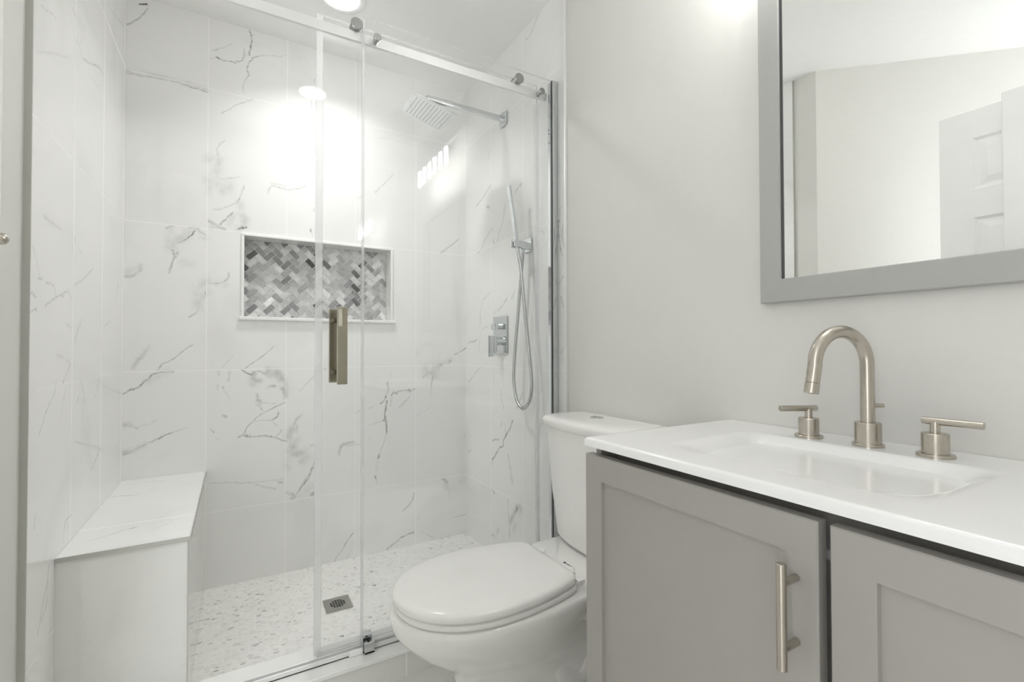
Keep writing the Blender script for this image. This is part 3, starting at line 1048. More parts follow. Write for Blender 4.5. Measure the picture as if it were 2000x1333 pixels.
bm = bmesh.new()
cl = bm.faces.layers.float_vector.new('tone_f')
tones = [0.08, 0.13, 0.25, 0.34, 0.41, 0.45, 0.48, 0.52, 0.56, 0.60, 0.65, 0.71, 0.78, 0.84]
wts = [2, 3, 5, 6, 8, 9, 10, 10, 10, 9, 8, 7, 4, 3]
gr = 0.0015
faces_t = []
s2 = 1 / math.sqrt(2)
for a in range(-60, 60):
    for b in range(-30, 30):
        ox, oz = a + 2 * b, -a + 2 * b
        for (px, pz, w_, h_) in ((0, 0, 2, 1), (2, 0, 1, 2)):
            x, z = ox + px, oz + pz
            g = gr / wu
            cs = [(x + g, z + g), (x + w_ - g, z + g), (x + w_ - g, z + h_ - g), (x + g, z + h_ - g)]
            P = [((c[0] + c[1]) * s2 * wu + 0.75, (c[1] - c[0]) * s2 * wu + 1.353) for c in cs]
            P = clip(P, NX0 + 0.001, NX1 - 0.001, NZ0 + 0.001, NZ1 - 0.001)
            if not P:
                continue
            area = abs(sum(P[i][0] * P[(i + 1) % len(P)][1] - P[(i + 1) % len(P)][0] * P[i][1] for i in range(len(P)))) / 2
            if area < 2e-6:
                continue
            t = random.choices(tones, wts)[0] * random.uniform(0.92, 1.08)
            f = bm.faces.new([bm.verts.new((p[0], D - 0.0035, p[1])) for p in P])
            f[cl] = (t, t * 1.0, t * 1.0 + 0.004)
box_v = [bm.verts.new(v) for v in ((NX0, D - 0.001, NZ0), (NX1, D - 0.001, NZ0), (NX1, D - 0.001, NZ1), (NX0, D - 0.001, NZ1))]
f = bm.faces.new(box_v)
f[cl] = (0.90, 0.90, 0.89)
tl = [tuple(f[cl]) for f in bm.faces]
me = bpy.data.meshes.new('mosaic_panel')
bm.to_mesh(me)
bm.free()
ca = me.attributes.new('tone', 'FLOAT_COLOR', 'CORNER')
vals = []
for p, t in zip(me.polygons, tl):
    vals += [t[0], t[1], t[2], 1.0] * p.loop_total
ca.data.foreach_set('color', vals)
me.materials.append(M['mosaic_wall'])
o = bpy.data.objects.new('mosaic_panel', me)
col.objects.link(o)
o.parent = n
o.location = -Vector(n.location)
obj('niche_back', B(NX0 - 0.004, NX1 + 0.004, D, D + 0.01, NZ0 - 0.004, NZ1 + 0.004), M['quartz'], n)
bm = bmesh.new()
t_ = 0.012
box(bm, NX0 - t_, NX1 + t_, -0.007, 0.004, NZ1, NZ1 + t_, 0.0025)
box(bm, NX0 - t_, NX0, -0.007, 0.004, NZ0, NZ1, 0.0025)
box(bm, NX1, NX1 + t_, -0.007, 0.004, NZ0, NZ1, 0.0025)
obj('niche_frame', bm, M['quartz'], n)
obj('niche_sill', B(0.400, 1.104, -0.016, D - 0.004, NZ0 - 0.014, NZ0 + 0.001, 0.003), M['quartz'], n)

# ================================================================ BENCH
n = thing('shower_bench', 'built-in tiled shower bench with pale marble-look top, left of the mosaic floor', 'bench', (0.14, -0.4, 0))
o = grid_wall('bench_top', (0, 1), (2, 0.505), 0.0004, 0.281, -0.812, -0.0004, 0.004, VEINS['t'], M['tile_top'], None, 83)
o.parent = n
o.location = -Vector(n.location)
obj('bench_slab', B(0.0002, 0.280, -0.811, -0.0005, 0.494, 0.504), M['quartz'], n)
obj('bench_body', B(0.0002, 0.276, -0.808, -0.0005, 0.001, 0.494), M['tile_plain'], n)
bm = bmesh.new()
box(bm, 0.002, 0.284, -0.815, -0.812, 0.4945, 0.5065)
box(bm, 0.281, 0.284, -0.812, -0.003, 0.4945, 0.5065)
box(bm, 0.2765, 0.279, -0.8110, -0.8085, 0.002, 0.494)
obj('edge_trim', bm, M['trimmetal'], n)

# ================================================================ DRAIN
n = thing('floor_drain', 'small square brushed-metal drain grate set in the mosaic floor', 'drain', (0.75, -0.407, 0))
bm = bmesh.new()
x0, x1, y0, y1 = 0.70, 0.80, -0.459, -0.355
N = 41
def is_hole(i, j):
    cx, cy = (i + .5) / N - .5, (j + .5) / N - .5
    if math.hypot(cx, cy * 1.05) > 0.30:
        return False
    return (i - 20) % 4 != 0 and (j - 20) % 6 not in (0, )
vv = {}
def gv(i, j):
    if (i, j) not in vv:
        vv[(i, j)] = bm.verts.new((x0 + (x1 - x0) * i / N, y0 + (y1 - y0) * j / N, 0.0045))
    return vv[(i, j)]
for i in range(N):
    for j in range(N):
        if not is_hole(i, j):
            bm.faces.new((gv(i, j), gv(i + 1, j), gv(i + 1, j + 1), gv(i, j + 1)))
r = bmesh.ops.extrude_face_region(bm, geom=list(bm.faces))
bmesh.ops.translate(bm, verts=[v for v in r['geom'] if isinstance(v, bmesh.types.BMVert)], vec=(0, 0, -0.003))
obj('grate', bm, M['steel'], n)
obj('drain_shade_sheet', B(0.712, 0.788, -0.447, -0.367, 0.0003, 0.001), M['drain_shade'], n)  # flat near-black sheet: shade below the grate put into the colour

# ================================================================ GLASS ENCLOSURE
ENC_LABEL = 'fixed clear glass shower panel with metal rail and tracks, beside the toilet'
enc = thing('shower_enclosure', ENC_LABEL, 'shower screen', (1.1, -0.867, 0.066))
YF, YR, YD = -0.869, -0.846, -0.826        # fixed panel, rail, sliding door


def sheet(x0, x1, yc, th, z0, z1):
    """glass sheet: big faces clear (slot 0), narrow faces bright polished edge (slot 1)"""
    bm = bmesh.new()
    box(bm, x0, x1, yc - th / 2, yc + th / 2, z0, z1)
    bm.normal_update()
    for f in bm.faces:
        f.material_index = 0 if abs(f.normal.y) > 0.9 else 1
    return bm


obj('glass_panel', sheet(0.744, 1.480, YF, 0.008, 0.074, 2.110), [M['glass'], M['edge']], enc)
# vertical wall channel
bm = bmesh.new()
box(bm, 1.480, 1.505, YF - 0.012, YF - 0.0045, 0.068, 2.108, 0.0008)
box(bm, 1.480, 1.505, YF + 0.0045, YF + 0.022, 0.068, 2.108, 0.0008)
box(bm, 1.494, 1.505, YF - 0.0045, YF + 0.0045, 0.068, 2.108)
obj('wall_channel', bm, M['chrome'], enc)
obj('channel_gasket', B(1.4782, 1.4800, YF - 0.0110, YF - 0.0050, 0.070, 2.106), M['dark'], enc)
obj('panel_seal', B(0.7380, 0.7435, YF - 0.006, YF + 0.012, 0.074, 2.100), M['seal'], enc)
# rail
rail = obj('top_rail', B(0.004, 1.474, YR - 0.006, YR + 0.006, 2.034, 2.066, 0.001), M['railmetal'], enc)
obj('rail_bracket', B(0.002, 0.030, YR - 0.014, YR + 0.014, 2.028, 2.072, 0.003), M['chrome'], enc)
for x in (0.783, 1.428):
    bm = bmesh.new()
    cyl(bm, (x, YR - 0.006, 2.048), (x, YF - 0.0042, 2.048), 0.009, n=32)
    cyl(bm, (x, YF - 0.0045, 2.048), (x, YF - 0.0085, 2.048), 0.0085, n=32)
    cyl(bm, (x, YF - 0.0085, 2.048), (x, YF - 0.018, 2.048), 0.0125, n=40, bev=0.001)
    obj('standoff_bolt', bm, M['knob'], enc, smooth=True, autosmooth=35)
# threshold track on the curb
bm = bmesh.new()
box(bm, 0.003, 1.500, -0.874, -0.870 + 0.0005, 0.0665, 0.082, 0.0005)
box(bm, 0.003, 1.500, -0.874, -0.848, 0.0665, 0.0700, 0.0005)
box(bm, 0.003, 1.500, -0.851, -0.848, 0.0665, 0.079, 0.0005)
obj('threshold_track', bm, M['alu'], enc)
bm = bmesh.new()
box(bm, 0.700, 0.742, -0.880, -0.8745, 0.067, 0.085, 0.001)
obj('track_joint', bm, M['whitepaint'], enc)
bm = bmesh.new()
box(bm, 0.7445, 0.776, -0.890, YF - 0.0045, 0.067, 0.100, 0.0012)
box(bm, 0.7445, 0.776, YF + 0.0045, -0.836, 0.067, 0.112, 0.0012)
box(bm, 0.7445, 0.776, -0.890, -0.836, 0.067, 0.0735, 0.0012)
g_ = obj('door_guide', bm, M['chrome'], enc)
cy_ = CY((0.760, -0.879, 0.0985), (0.760, -0.879, 0.1006), 0.0045, n=24)
sub('guide_screw', cy_, M['dark'], g_)
# bottom channel of the fixed panel
bm = bmesh.new()
box(bm, 0.778, 1.478, YF - 0.0085, YF - 0.0045, 0.070, 0.090, 0.0005)
box(bm, 0.778, 1.478, YF + 0.0045, YF + 0.0085, 0.070, 0.090, 0.0005)
obj('bottom_channel', bm, M['sweep'], enc)

# sliding door
dr = thing('sliding_glass_door', 'clear sliding glass shower door with a nickel pull, pushed half behind the fixed panel', 'shower door', (0.85, YD, 0.07))
obj('glass_panel', sheet(0.609, 1.441, YD, 0.008, 0.078, 2.098), [M['glass'], M['edge']], dr)
obj('left_seal', B(0.604, 0.625, YD - 0.0065, YD + 0.0065, 0.076, 2.095, 0.001), M['seal'], dr)
obj('right_seal', B(1.433, 1.446, YD - 0.0075, YD + 0.0075, 0.076, 2.024, 0.001), M['seal'], dr)
bm = bmesh.new()
box(bm, 0.612, 1.44, YD - 0.0062, YD - 0.0042, 0.071, 0.100)
box(bm, 0.612, 1.44, YD + 0.0042, YD + 0.0062, 0.071, 0.092)
box(bm, 0.612, 1.44, YD - 0.0062, YD + 0.0062, 0.069, 0.071)
obj('bottom_sweep', bm, M['sweep'], dr)
for x in (0.7215, 1.337):
    z = 2.084
    bm = bmesh.new()
    cyl(bm, (x, YR - 0.0085, z), (x, YR - 0.020, z), 0.0190, n=48, bev=0.0012)
    cyl(bm, (x, YD - 0.0045, z), (x, YR - 0.0085, z), 0.0175, n=48)
    cyl(bm, (x, YD + 0.0045, z), (x, YD + 0.010, z), 0.0150, n=40)
    obj('roller', bm, M['knob'], dr, smooth=True, autosmooth=35)
# pull handle: outer bar, inner bar, clamps through the glass
hd = obj('pull_handle', B(0.6600, 0.6900, -0.893, -0.881, 0.921, 1.162, 0.0015), M['handle_nickel'], dr)
bm = bmesh.new()
for z in (0.955, 1.125):
    cyl(bm, (0.675, -0.881, z), (0.675, YD - 0.0042, z), 0.008, n=24)
sub('handle_post', bm, M['handle_nickel'], hd)
bm = bmesh.new()
box(bm, 0.652, 0.682, YD + 0.034, YD + 0.046, 0.921, 1.162, 0.0015)
for z in (0.955, 1.125):
    cyl(bm, (0.667, YD + 0.0042, z), (0.667, YD + 0.034, z), 0.008, n=24)
sub('inner_pull', bm, M['handle_nickel'], hd)
sub('protective_film', B(0.6625, 0.6740, -0.8936, -0.8930, 1.102, 1.155), M['film'], hd)

# ================================================================ SHOWER HEAD
n = thing('rain_shower_head', 'square chrome rain shower head on a flat wall arm', 'shower head', (1.5, -0.44, 2.14))
obj('wall_flange', B(1.494, 1.505, -0.474, -0.410, 2.106, 2.172, 0.0035), M['chrome'], n)
bm = bmesh.new()
box(bm, 1.110, 1.495, -0.454, -0.430, 2.128, 2.150, 0.0025)
cyl(bm, (1.127, -0.437, 2.130), (1.127, -0.432, 2.094), 0.011, n=32)
lathe(bm, (1.127, -0.431, 2.090), [(0, 0.012), (0.004, 0.016), (0.012, 0.016), (0.016, 0.012)], 32)
obj('shower_arm', bm, M['chrome'], n, smooth=True, autosmooth=35)
Rt = Matrix.Rotation(-0.013, 4, 'Z') @ Matrix.Rotation(0.258, 4, 'Y') @ Matrix.Rotation(0.06, 4, 'X')
T = Matrix.Translation((1.127, -0.422, 2.083)) @ Rt
bm = bmesh.new()
box(bm, -0.1, 0.1, -0.1, 0.1, 0.0, 0.007, 0.0012)
bmesh.ops.transform(bm, matrix=T, verts=bm.verts)
hp = obj('head_plate', bm, M['chrome'], n)
bm = bmesh.new()
for i in range(11):
    for j in range(11):
        x, y = (i - 5) * 0.0158, (j - 5) * 0.0158
        lathe(bm, (x, y, -0.0016), [(0, 0.0014), (0.0004, 0.0022), (0.0016, 0.0026)], 8)
bmesh.ops.transform(bm, matrix=T, verts=bm.verts)
nz = sub('spray_nozzles', bm, M['trimmetal'], hp)

# ================================================================ VALVE
n = thing('shower_valve', 'chrome rectangular shower valve plate with a small knob and a blade lever', 'shower valve', (1.5, -0.4, 1.09))
obj('valve_plate', B(1.498, 1.5055, -0.4755, -0.334, 1.004, 1.186, 0.004), M['chrome'], n)
bm = bmesh.new()
cyl(bm, (1.499, -0.405, 1.137), (1.482, -0.405, 1.137), 0.014, n=32)
box(bm, 1.460, 1.482, -0.428, -0.385, 1.123, 1.151, 0.0015)
obj('diverter_knob', bm, M['chrome'], n, smooth=True, autosmooth=35)
bm = bmesh.new()
cyl(bm, (1.499, -0.405, 1.066), (1.470, -0.405, 1.066), 0.020, n=40)
box(bm, 1.452, 1.470, -0.432, -0.392, 1.008, 1.090, 0.0015)
box(bm, 1.425, 1.452, -0.4295, -0.4215, 0.992, 1.092, 0.001)
obj('lever_handle', bm, M['chrome'], n, smooth=True, autosmooth=35)

# ================================================================ HAND SHOWER
n = thing('hand_shower_holder', 'square chrome wall holder gripping the hand shower', 'shower holder', (1.5, -0.655, 1.485))
obj('holder_plate', B(1.497, 1.5055, -0.690, -0.630, 1.456, 1.516, 0.003), M['chrome'], n)
bm = bmesh.new()
box(bm, 1.458, 1.498, -0.672, -0.646, 1.468, 1.500, 0.002)
box(bm, 1.420, 1.460, -0.654, -0.644, 1.470, 1.498, 0.0015)
box(bm, 1.420, 1.460, -0.684, -0.675, 1.470, 1.498, 0.0015)
cyl(bm, (1.475, -0.660, 1.469), (1.475, -0.660, 1.448), 0.008, n=24)
obj('holder_arm', bm, M['chrome'], n)
n = thing('hand_shower', 'slim chrome stick hand shower with its looping metal hose', 'hand shower', (1.44, -0.66, 1.5))
bm = bmesh.new()
p0, p1, p2 = Vector((1.441, -0.668, 1.475)), Vector((1.434, -0.658, 1.575)), Vector((1.418, -0.637, 1.745))
def sq(bm, pts, ws, ds):
    rings = []
    for i, p in enumerate(pts):
        w_, d_ = ws[i], ds[i]
        rings.append([p + Vector((sx * d_ / 2, sy * w_ / 2, 0)) for sx, sy in ((-1, -1), (1, -1), (1, 1), (-1, 1))])
    loft(bm, rings)
sq(bm, [p0, p1, p1 + Vector((-.001, .001, .006)), p2 - Vector((0, 0, .004)), p2], [.017, .019, .024, .024, .020], [.015, .017, .012, .010, .008])
bmesh.ops.bevel(bm, geom=list(bm.edges), offset=0.0015, segments=2, affect='EDGES')
obj('wand', bm, M['chrome'], n)
bm = bmesh.new()
cyl(bm, (1.4425, -0.670, 1.450), p0 + Vector((0, 0, 0.003)), 0.0075, 0.0085, n=24)
obj('hose_nut', bm, M['chrome'], n)
hose = catmull([(1.443, -0.671, 1.452), (1.449, -0.688, 1.36), (1.455, -0.715, 1.15), (1.459, -0.742, .97), (1.460, -0.752, .88), (1.460, -0.738, .815),
                (1.460, -0.700, .778), (1.460, -0.668, .775), (1.460, -0.632, .800), (1.461, -0.606, .87), (1.462, -0.603, .95), (1.466, -0.622, 1.12), (1.472, -0.645, 1.32), (1.475, -0.660, 1.450)], 40)
bm = bmesh.new()
tube(bm, hose, 0.007, n=14, rf=lambda i, t: 0.0072 + 0.00035 * math.cos(i * 2.1))
obj('hose', bm, M['hose'], n, smooth=True)

# ================================================================ RECESSED LIGHT
for lx, ly, lab in ((0.755, -0.415, 'round recessed downlight in the ceiling above the shower'),):
    n = thing('recessed_ceiling_light', lab, 'ceiling light', (lx, ly, CEIL))
    bm = bmesh.new()
    lathe(bm, (lx, ly, CEIL - 0.006), [(0.006, 0.095), (0.003, 0.095), (0.0, 0.088), (0.0, 0.070), (0.003, 0.068), (0.0045, 0.067)], 64)
    obj('trim_ring', bm, M['whitepaint'], n, smooth=True, autosmooth=40)
    obj('lens', CY((lx, ly, CEIL - 0.0065), (lx, ly, CEIL - 0.009), 0.066, n=64), M['lens'], n)
    ld = bpy.data.lights.new('downlight_beam', 'AREA')
    ld.shape = 'DISK'
    ld.size = 0.12
    ld.energy = W_RECESSED
    ld.spread = math.radians(128)
    ld.color = (1, 1, 0.985)
    lo_ = bpy.data.objects.new('downlight_beam', ld)
    col.objects.link(lo_)
    lo_.parent = n
    lo_.location = (0, 0, -0.011)

# ================================================================ ROBE HOOK
bc = Vector((0.010, -1.180, 1.239))
ba = bc - nn * 0.0665
n = thing('robe_hook', 'small brushed-nickel ball hook on the painted wall at the left edge', 'hook', tuple(ba))
bm = bmesh.new()
lathe(bm, ba, [(0, 0.019), (0.004, 0.019), (0.006, 0.016)], 32, axis=nn)
obj('base_plate', bm, M['nickel'], n, smooth=True, autosmooth=35)
bm = bmesh.new()
cyl(bm, ba + nn * 0.005, bc, 0.005, n=20)
lathe(bm, bc - nn * 0.011, [(0.0, 0.001), (0.0012, 0.005), (0.004, 0.0085), (0.0075, 0.0106), (0.011, 0.011), (0.0145, 0.0106), (0.018, 0.0085), (0.0208, 0.005), (0.022, 0.001)], 28, axis=nn)
obj('ball_peg', bm, M['nickel'], n, smooth=True, autosmooth=50)

# ================================================================ VANITY LIGHT
n = thing('vanity_light', 'three-bulb clear-glass wall light above the mirror, seen reflected in the shower glass', 'wall light', (1.5, -1.95, 2.25))
obj('back_plate', B(1.490, 1.5095, -2.03, -1.87, 2.215, 2.285, 0.004), M['chrome'], n)
obj('light_bar', B(1.455, 1.475, -2.22, -1.68, 2.240, 2.260, 0.003), M['chrome'], n)
obj('bar_stem', CY((1.491, -1.95, 2.25), (1.474, -1.95, 2.25), 0.012), M['chrome'], n, smooth=True, autosmooth=40)
for y in (-1.775, -1.95, -2.125):
    bm = bmesh.new()
    box(bm, 1.385, 1.456, y - 0.006, y + 0.006, 2.243, 2.257, 0.002)
    lathe(bm, (1.40, y, 2.175), [(0, 0.018), (0.055, 0.018), (0.062, 0.026), (0.070, 0.026), (0.074, 0.012)], 32)
    s_ = obj('lamp_socket', bm, M['chrome'], n, smooth=True, autosmooth=35)
    bm = bmesh.new()
    prof = [(0.0, 0.052), (0.02, 0.052), (0.14, 0.050), (0.165, 0.046), (0.180, 0.035), (0.186, 0.024)]
    R = []
    for t, r in prof + [(t, r - 0.003) for t, r in prof[::-1]]:
        R.append([(1.40 + r * math.cos(a * math.pi / 20), y + r * math.sin(a * math.pi / 20), 2.045 + t) for a in range(40)])
    loft(bm, R + [R[0]], False, False)
    sub('glass_shade', bm, M['shade'], s_, smooth=True)
    bm = bmesh.new()
    lathe(bm, (1.40, y, 2.058), [(0, 0.002), (0.003, 0.010), (0.010, 0.0145), (0.10, 0.0145), (0.116, 0.012)], 24)
    sub('tube_bulb', bm, M['shade'], s_, smooth=True)
    bm = bmesh.new()
    for dy in (-0.0075, 0.0075):
        cyl(bm, (1.40 + dy * 0.3, y + dy, 2.068), (1.40 + dy * 0.3, y + dy * 0.8, 2.160), 0.0040, n=12)
    cyl(bm, (1.40, y - 0.0075, 2.068), (1.40, y + 0.0075, 2.068), 0.0030, n=8)
    sub('filament', bm, M['bulb'], s_, smooth=True)

# ================================================================ MIRROR
n = thing('framed_mirror', 'rectangular wall mirror in a flat grey-painted frame above the faucet', 'mirror', (1.5, -2.04, 1.138))
MY0, MY1, MZ0, MZ1 = -2.345, -1.738, 1.139, 1.925
fw = 0.053
bm = bmesh.new()
rings = []
for ins, x in ((0.0, 1.509), (0.0, 1.4865), (0.002, 1.4845), (fw - 0.002, 1.4800), (fw, 1.482), (fw, 1.500)):
    rings.append([bm.verts.new((x, yy, zz)) for yy, zz in ((MY0 + ins, MZ0 + ins), (MY1 - ins, MZ0 + ins), (MY1 - ins, MZ1 - ins), (MY0 + ins, MZ1 - ins))])
for r0, r1 in zip(rings, rings[1:] + rings[:1]):
    for k in range(4):
        bm.faces.new((r0[k], r0[(k + 1) % 4], r1[(k + 1) % 4], r1[k]))
obj('frame', bm, M['frame'], n)
bm = bmesh.new()
gy0, gy1, gz0, gz1 = MY0 + fw, MY1 - fw, MZ0 + fw, MZ1 - fw
box(bm, 1.490, 1.494, gy0, gy1, gz0, gz1)
obj('mirror_glass', bm, M['mirror'], n)
for a in ((gy1 - 0.0010, gy1), (gy0, gy0 + 0.0010)):
    obj('rebate_edge', B(1.4855, 1.4898, a[0], a[1], gz0, gz1), M['dark'], n)

# ================================================================ VANITY
CY0, CY1 = -2.40, -1.633
CX, CT = 1.026, 0.845
van = thing('vanity_cabinet', 'grey shaker bathroom vanity cabinet under the white sink top', 'vanity cabinet', (1.27, -2.0, ZF))
bm = bmesh.new()
box(bm, 1.095, 1.508, CY0 + 0.008, CY1 - 0.008, 0.075, 0.826)
box(bm, 1.053, 1.097, CY1 - 0.024, CY1 - 0.008, 0.075, 0.826)
box(bm, 1.053, 1.097, CY0 + 0.008, CY0 + 0.024, 0.075, 0.826)
box(bm, 1.120, 1.508, CY0 + 0.008, CY1 - 0.008, ZF + 0.001, 0.075)
obj('cabinet_body', bm, M['cabinet'], van)


def shaker(y0, y1, z0, z1, xf=1.031, th=0.0205, rail=0.050, rec=0.0065):
    bm = bmesh.new()
    rs = []
    for ins, x in ((0, xf + th), (0, xf + 0.0018), (0.0018, xf), (rail, xf), (rail + 0.0015, xf + rec)):
        rs.append([bm.verts.new((x, yy, zz)) for yy, zz in ((y0 + ins, z0 + ins), (y1 - ins, z0 + ins), (y1 - ins, z1 - ins), (y0 + ins, z1 - ins))])
    for r0, r1 in zip(rs, rs[1:]):
        for k in range(4):
            bm.faces.new((r0[k], r0[(k + 1) % 4], r1[(k + 1) % 4], r1[k]))
    bm.faces.new(rs[-1])
    bm.faces.new(rs[0][::-1])
    return bm


def pull(part, y, z0, z1, xo=0.997, xd=1.031):
    bm = bmesh.new()
    cyl(bm, (xo, y, z0), (xo, y, z1), 0.0062, n=28, bev=0.0008)
    for z in (z0 + 0.026, z1 - 0.026):
        cyl(bm, (xo + 0.002, y, z), (xd - 0.0002, y, z), 0.0050, n=24)
    return sub('door_pull', bm, M['nickel'], part, smooth=True, autosmooth=35)


d1 = obj('cabinet_door', shaker(-2.094, -1.631, 0.095, 0.810), M['cabinet'], van)
pull(d1, -2.0665, 0.6185, 0.7545)
d2 = obj('cabinet_door', shaker(CY0 + 0.002, -2.108, 0.095, 0.810), M['cabinet'], van)
# sink top with integral basin
st = thing('sink_top', 'white one-piece vanity top with a shallow rectangular basin', 'sink', (1.27, -2.0, CT - 0.02))
bm = bmesh.new()
nx, ny = 116, 186
xs = np.linspace(CX, 1.5085, nx)
ys = np.linspace(CY0, CY1, ny)
bx0, bx1, by0, by1 = 1.098, 1.388, -2.187, -1.768


def sm(t):
    t = max(0.0, min(1.0, t))
    return t * t * (3 - 2 * t)


def hgt(x, y):
    z = -0.095 * sm((x - bx0) / 0.15) * sm((bx1 - x) / 0.055) * sm((y - by0) / 0.135) * sm((by1 - y) / 0.135)
    e = min(x - CX, CY1 - y, y - CY0)
    if e < 0.004:
        z -= 0.004 - math.sqrt(max(0, 0.004 ** 2 - (0.004 - e) ** 2))
    return CT + z


V_ = [[bm.verts.new((x, y, hgt(x, y))) for y in ys] for x in xs]
for i in range(nx - 1):
    for j in range(ny - 1):
        bm.faces.new((V_[i][j], V_[i + 1][j], V_[i + 1][j + 1], V_[i][j + 1]))
ring = [V_[i][0] for i in range(nx)] + [V_[-1][j] for j in range(1, ny)] + [V_[i][-1] for i in range(nx - 2, -1, -1)] + [V_[0][j] for j in range(ny - 2, 0, -1)]
lowr = [bm.verts.new((v.co.x, v.co.y, CT - 0.0175)) for v in ring]
for i in range(len(ring)):
    k = (i + 1) % len(ring)
    bm.faces.new((ring[i], lowr[i], lowr[k], ring[k]))
bm.faces.new(lowr)
obj('basin_top', bm, M['solid'], st, smooth=True, autosmooth=50)
bm = bmesh.new()
box(bm, bx0 - 0.005, bx1 + 0.005, by0 - 0.005, by1 + 0.005, CT - 0.105, CT - 0.090, 0.003)
lathe(bm, (1.25, -1.98, CT - 0.0875), [(0, 0.022), (0.0006, 0.022), (0.001, 0.020)], 32)
obj('basin_underside', bm, M['solid'], st)
obj('backing_cleat', B(1.060, 1.508, CY0 + 0.01, CY1 - 0.012, 0.8262, 0.8272), M['cabinet_dark'], st)

# faucet
fa = thing('widespread_faucet', 'brushed-nickel gooseneck faucet with two bar handles on the sink top', 'faucet', (1.43, -1.98, CT))
fx, fy = 1.430, -1.9835


def frustum_base(x, y, rb=0.0265, rt=0.0215, h=0.044):
    bm = bmesh.new()
    lathe(bm, (x, y, CT), [(0, rb), (0.0045, rb), (0.0055, rb - 0.0008), (0.0056, rt), (h - 0.001, rt), (h, rt - 0.001)], 48)
    return bm


obj('spout_base', frustum_base(fx, fy, 0.0255, 0.0215, 0.045), M['nickel'], fa, smooth=True, autosmooth=35)
# the gooseneck swings toward the basin (-X)
arc = []
zc, Rr, sw = CT + 0.155, 0.062, 0.27
cs, sn = math.cos(sw), math.sin(sw)
arc.append((fx, fy, CT + 0.043))
for z in (0.07, 0.10, 0.125, 0.147):
    arc.append((fx, fy, CT + z))
for k in range(0, 25):
    a = math.pi * k / 24 * 1.0
    q_ = Rr - Rr * math.cos(a)
    arc.append((fx - q_ * cs, fy + q_ * sn, zc + Rr * math.sin(a)))
ex, ey, ez = arc[-1]
for k in range(1, 6):
    arc.append((ex - 0.0012 * k * cs, ey + 0.0012 * k * sn, ez - 0.0064 * k))
bm = bmesh.new()
tube(bm, arc, 0.0118, n=32)
sp_ = obj('spout', bm, M['nickel'], fa, smooth=True, autosmooth=50)
ae = Vector(arc[-1])
ad = (Vector(arc[-1]) - Vector(arc[-2])).normalized()
bm = bmesh.new()
cyl(bm, ae + ad * 0.0006, ae + ad * 0.020, 0.0122, n=32, bev=0.0006)
sub('aerator', bm, M['nickel'], sp_, smooth=True, autosmooth=35)
bm = bmesh.new()
cyl(bm, (fx + 0.004, fy - 0.006, CT + 0.077), (fx + 0.020, fy - 0.018, CT + 0.077), 0.0040, n=20, bev=0.0005)
obj('lift_rod', bm, M['nickel'], fa, smooth=True, autosmooth=35)
for hy, d_ in ((-1.8775, Vector((-0.90, 0.44, 0.0))), (-2.085, Vector((0.02, -1.0, 0.0)))):
    hx = 1.4265
    h_ = obj('handle', frustum_base(hx, hy, 0.0262, 0.0190, 0.0405), M['nickel'], fa, smooth=True, autosmooth=35)
    bm = bmesh.new()
    cyl(bm, (hx, hy, CT + 0.040), (hx, hy, CT + 0.060), 0.0072, n=24)
    d_ = d_.normalized()
    c_ = Vector((hx, hy, CT + 0.0605))
    cyl(bm, c_ - d_ * 0.0175, c_ + d_ * 0.062, 0.0062, n=28, bev=0.0006)
    sub('lever', bm, M['nickel'], h_, smooth=True, autosmooth=35)

# ================================================================ TOILET
TY = -1.225
to = thing('toilet', 'white two-piece elongated toilet with closed lid between vanity and shower', 'toilet', (1.15, TY, ZF))


def outline(xf, xb, Bw, wb, z, n=72, inset=0.0, rc=0.03, fr=0.5, pw=2.0):
    """egg plan: front at xf (round), back at xb (straight, width 2*wb)"""
    L = xb - xf
    pts = []
    half = []
    m_ = n // 2
    for i in range(m_ + 1):
        t = i / m_
        s = 0.5 - 0.5 * math.cos(math.pi * t)        # denser at the ends
        if s < fr:
            u = s / fr
            w_ = Bw * max(0, 1 - (1 - u) ** 2.15) ** (1 / 2.05)
        else:
            u = (s - fr) / (1 - fr)
            w_ = Bw - (Bw - wb) * u ** pw
        x = xf + L * s
        r = rc
        if xb - x < r:
            k = 1 - (xb - x) / r
            w_ -= r * (1 - math.sqrt(max(0, 1 - k * k)))
        half.append((x, max(w_, 0.0)))
    for x, w_ in half:
        pts.append((x, w_))
    for x, w_ in half[::-1][0:]:
        pts.append((x, -w_))
    # inset towards the centroid direction
    cx = (xf + xb) / 2
    out = []
    for x, w_ in pts:
        sx = 1 - inset / (L / 2)
        sy = 1 - inset / Bw
        out.append((cx + (x - cx) * sx, TY + w_ * sy, z))
    return out


def stack(bm, secs, **k):
    loft(bm, [outline(*s[:4], s[4], inset=(s[5] if len(s) > 5 else 0.0), rc=(s[6] if len(s) > 6 else 0.03)) for s in secs], **k)


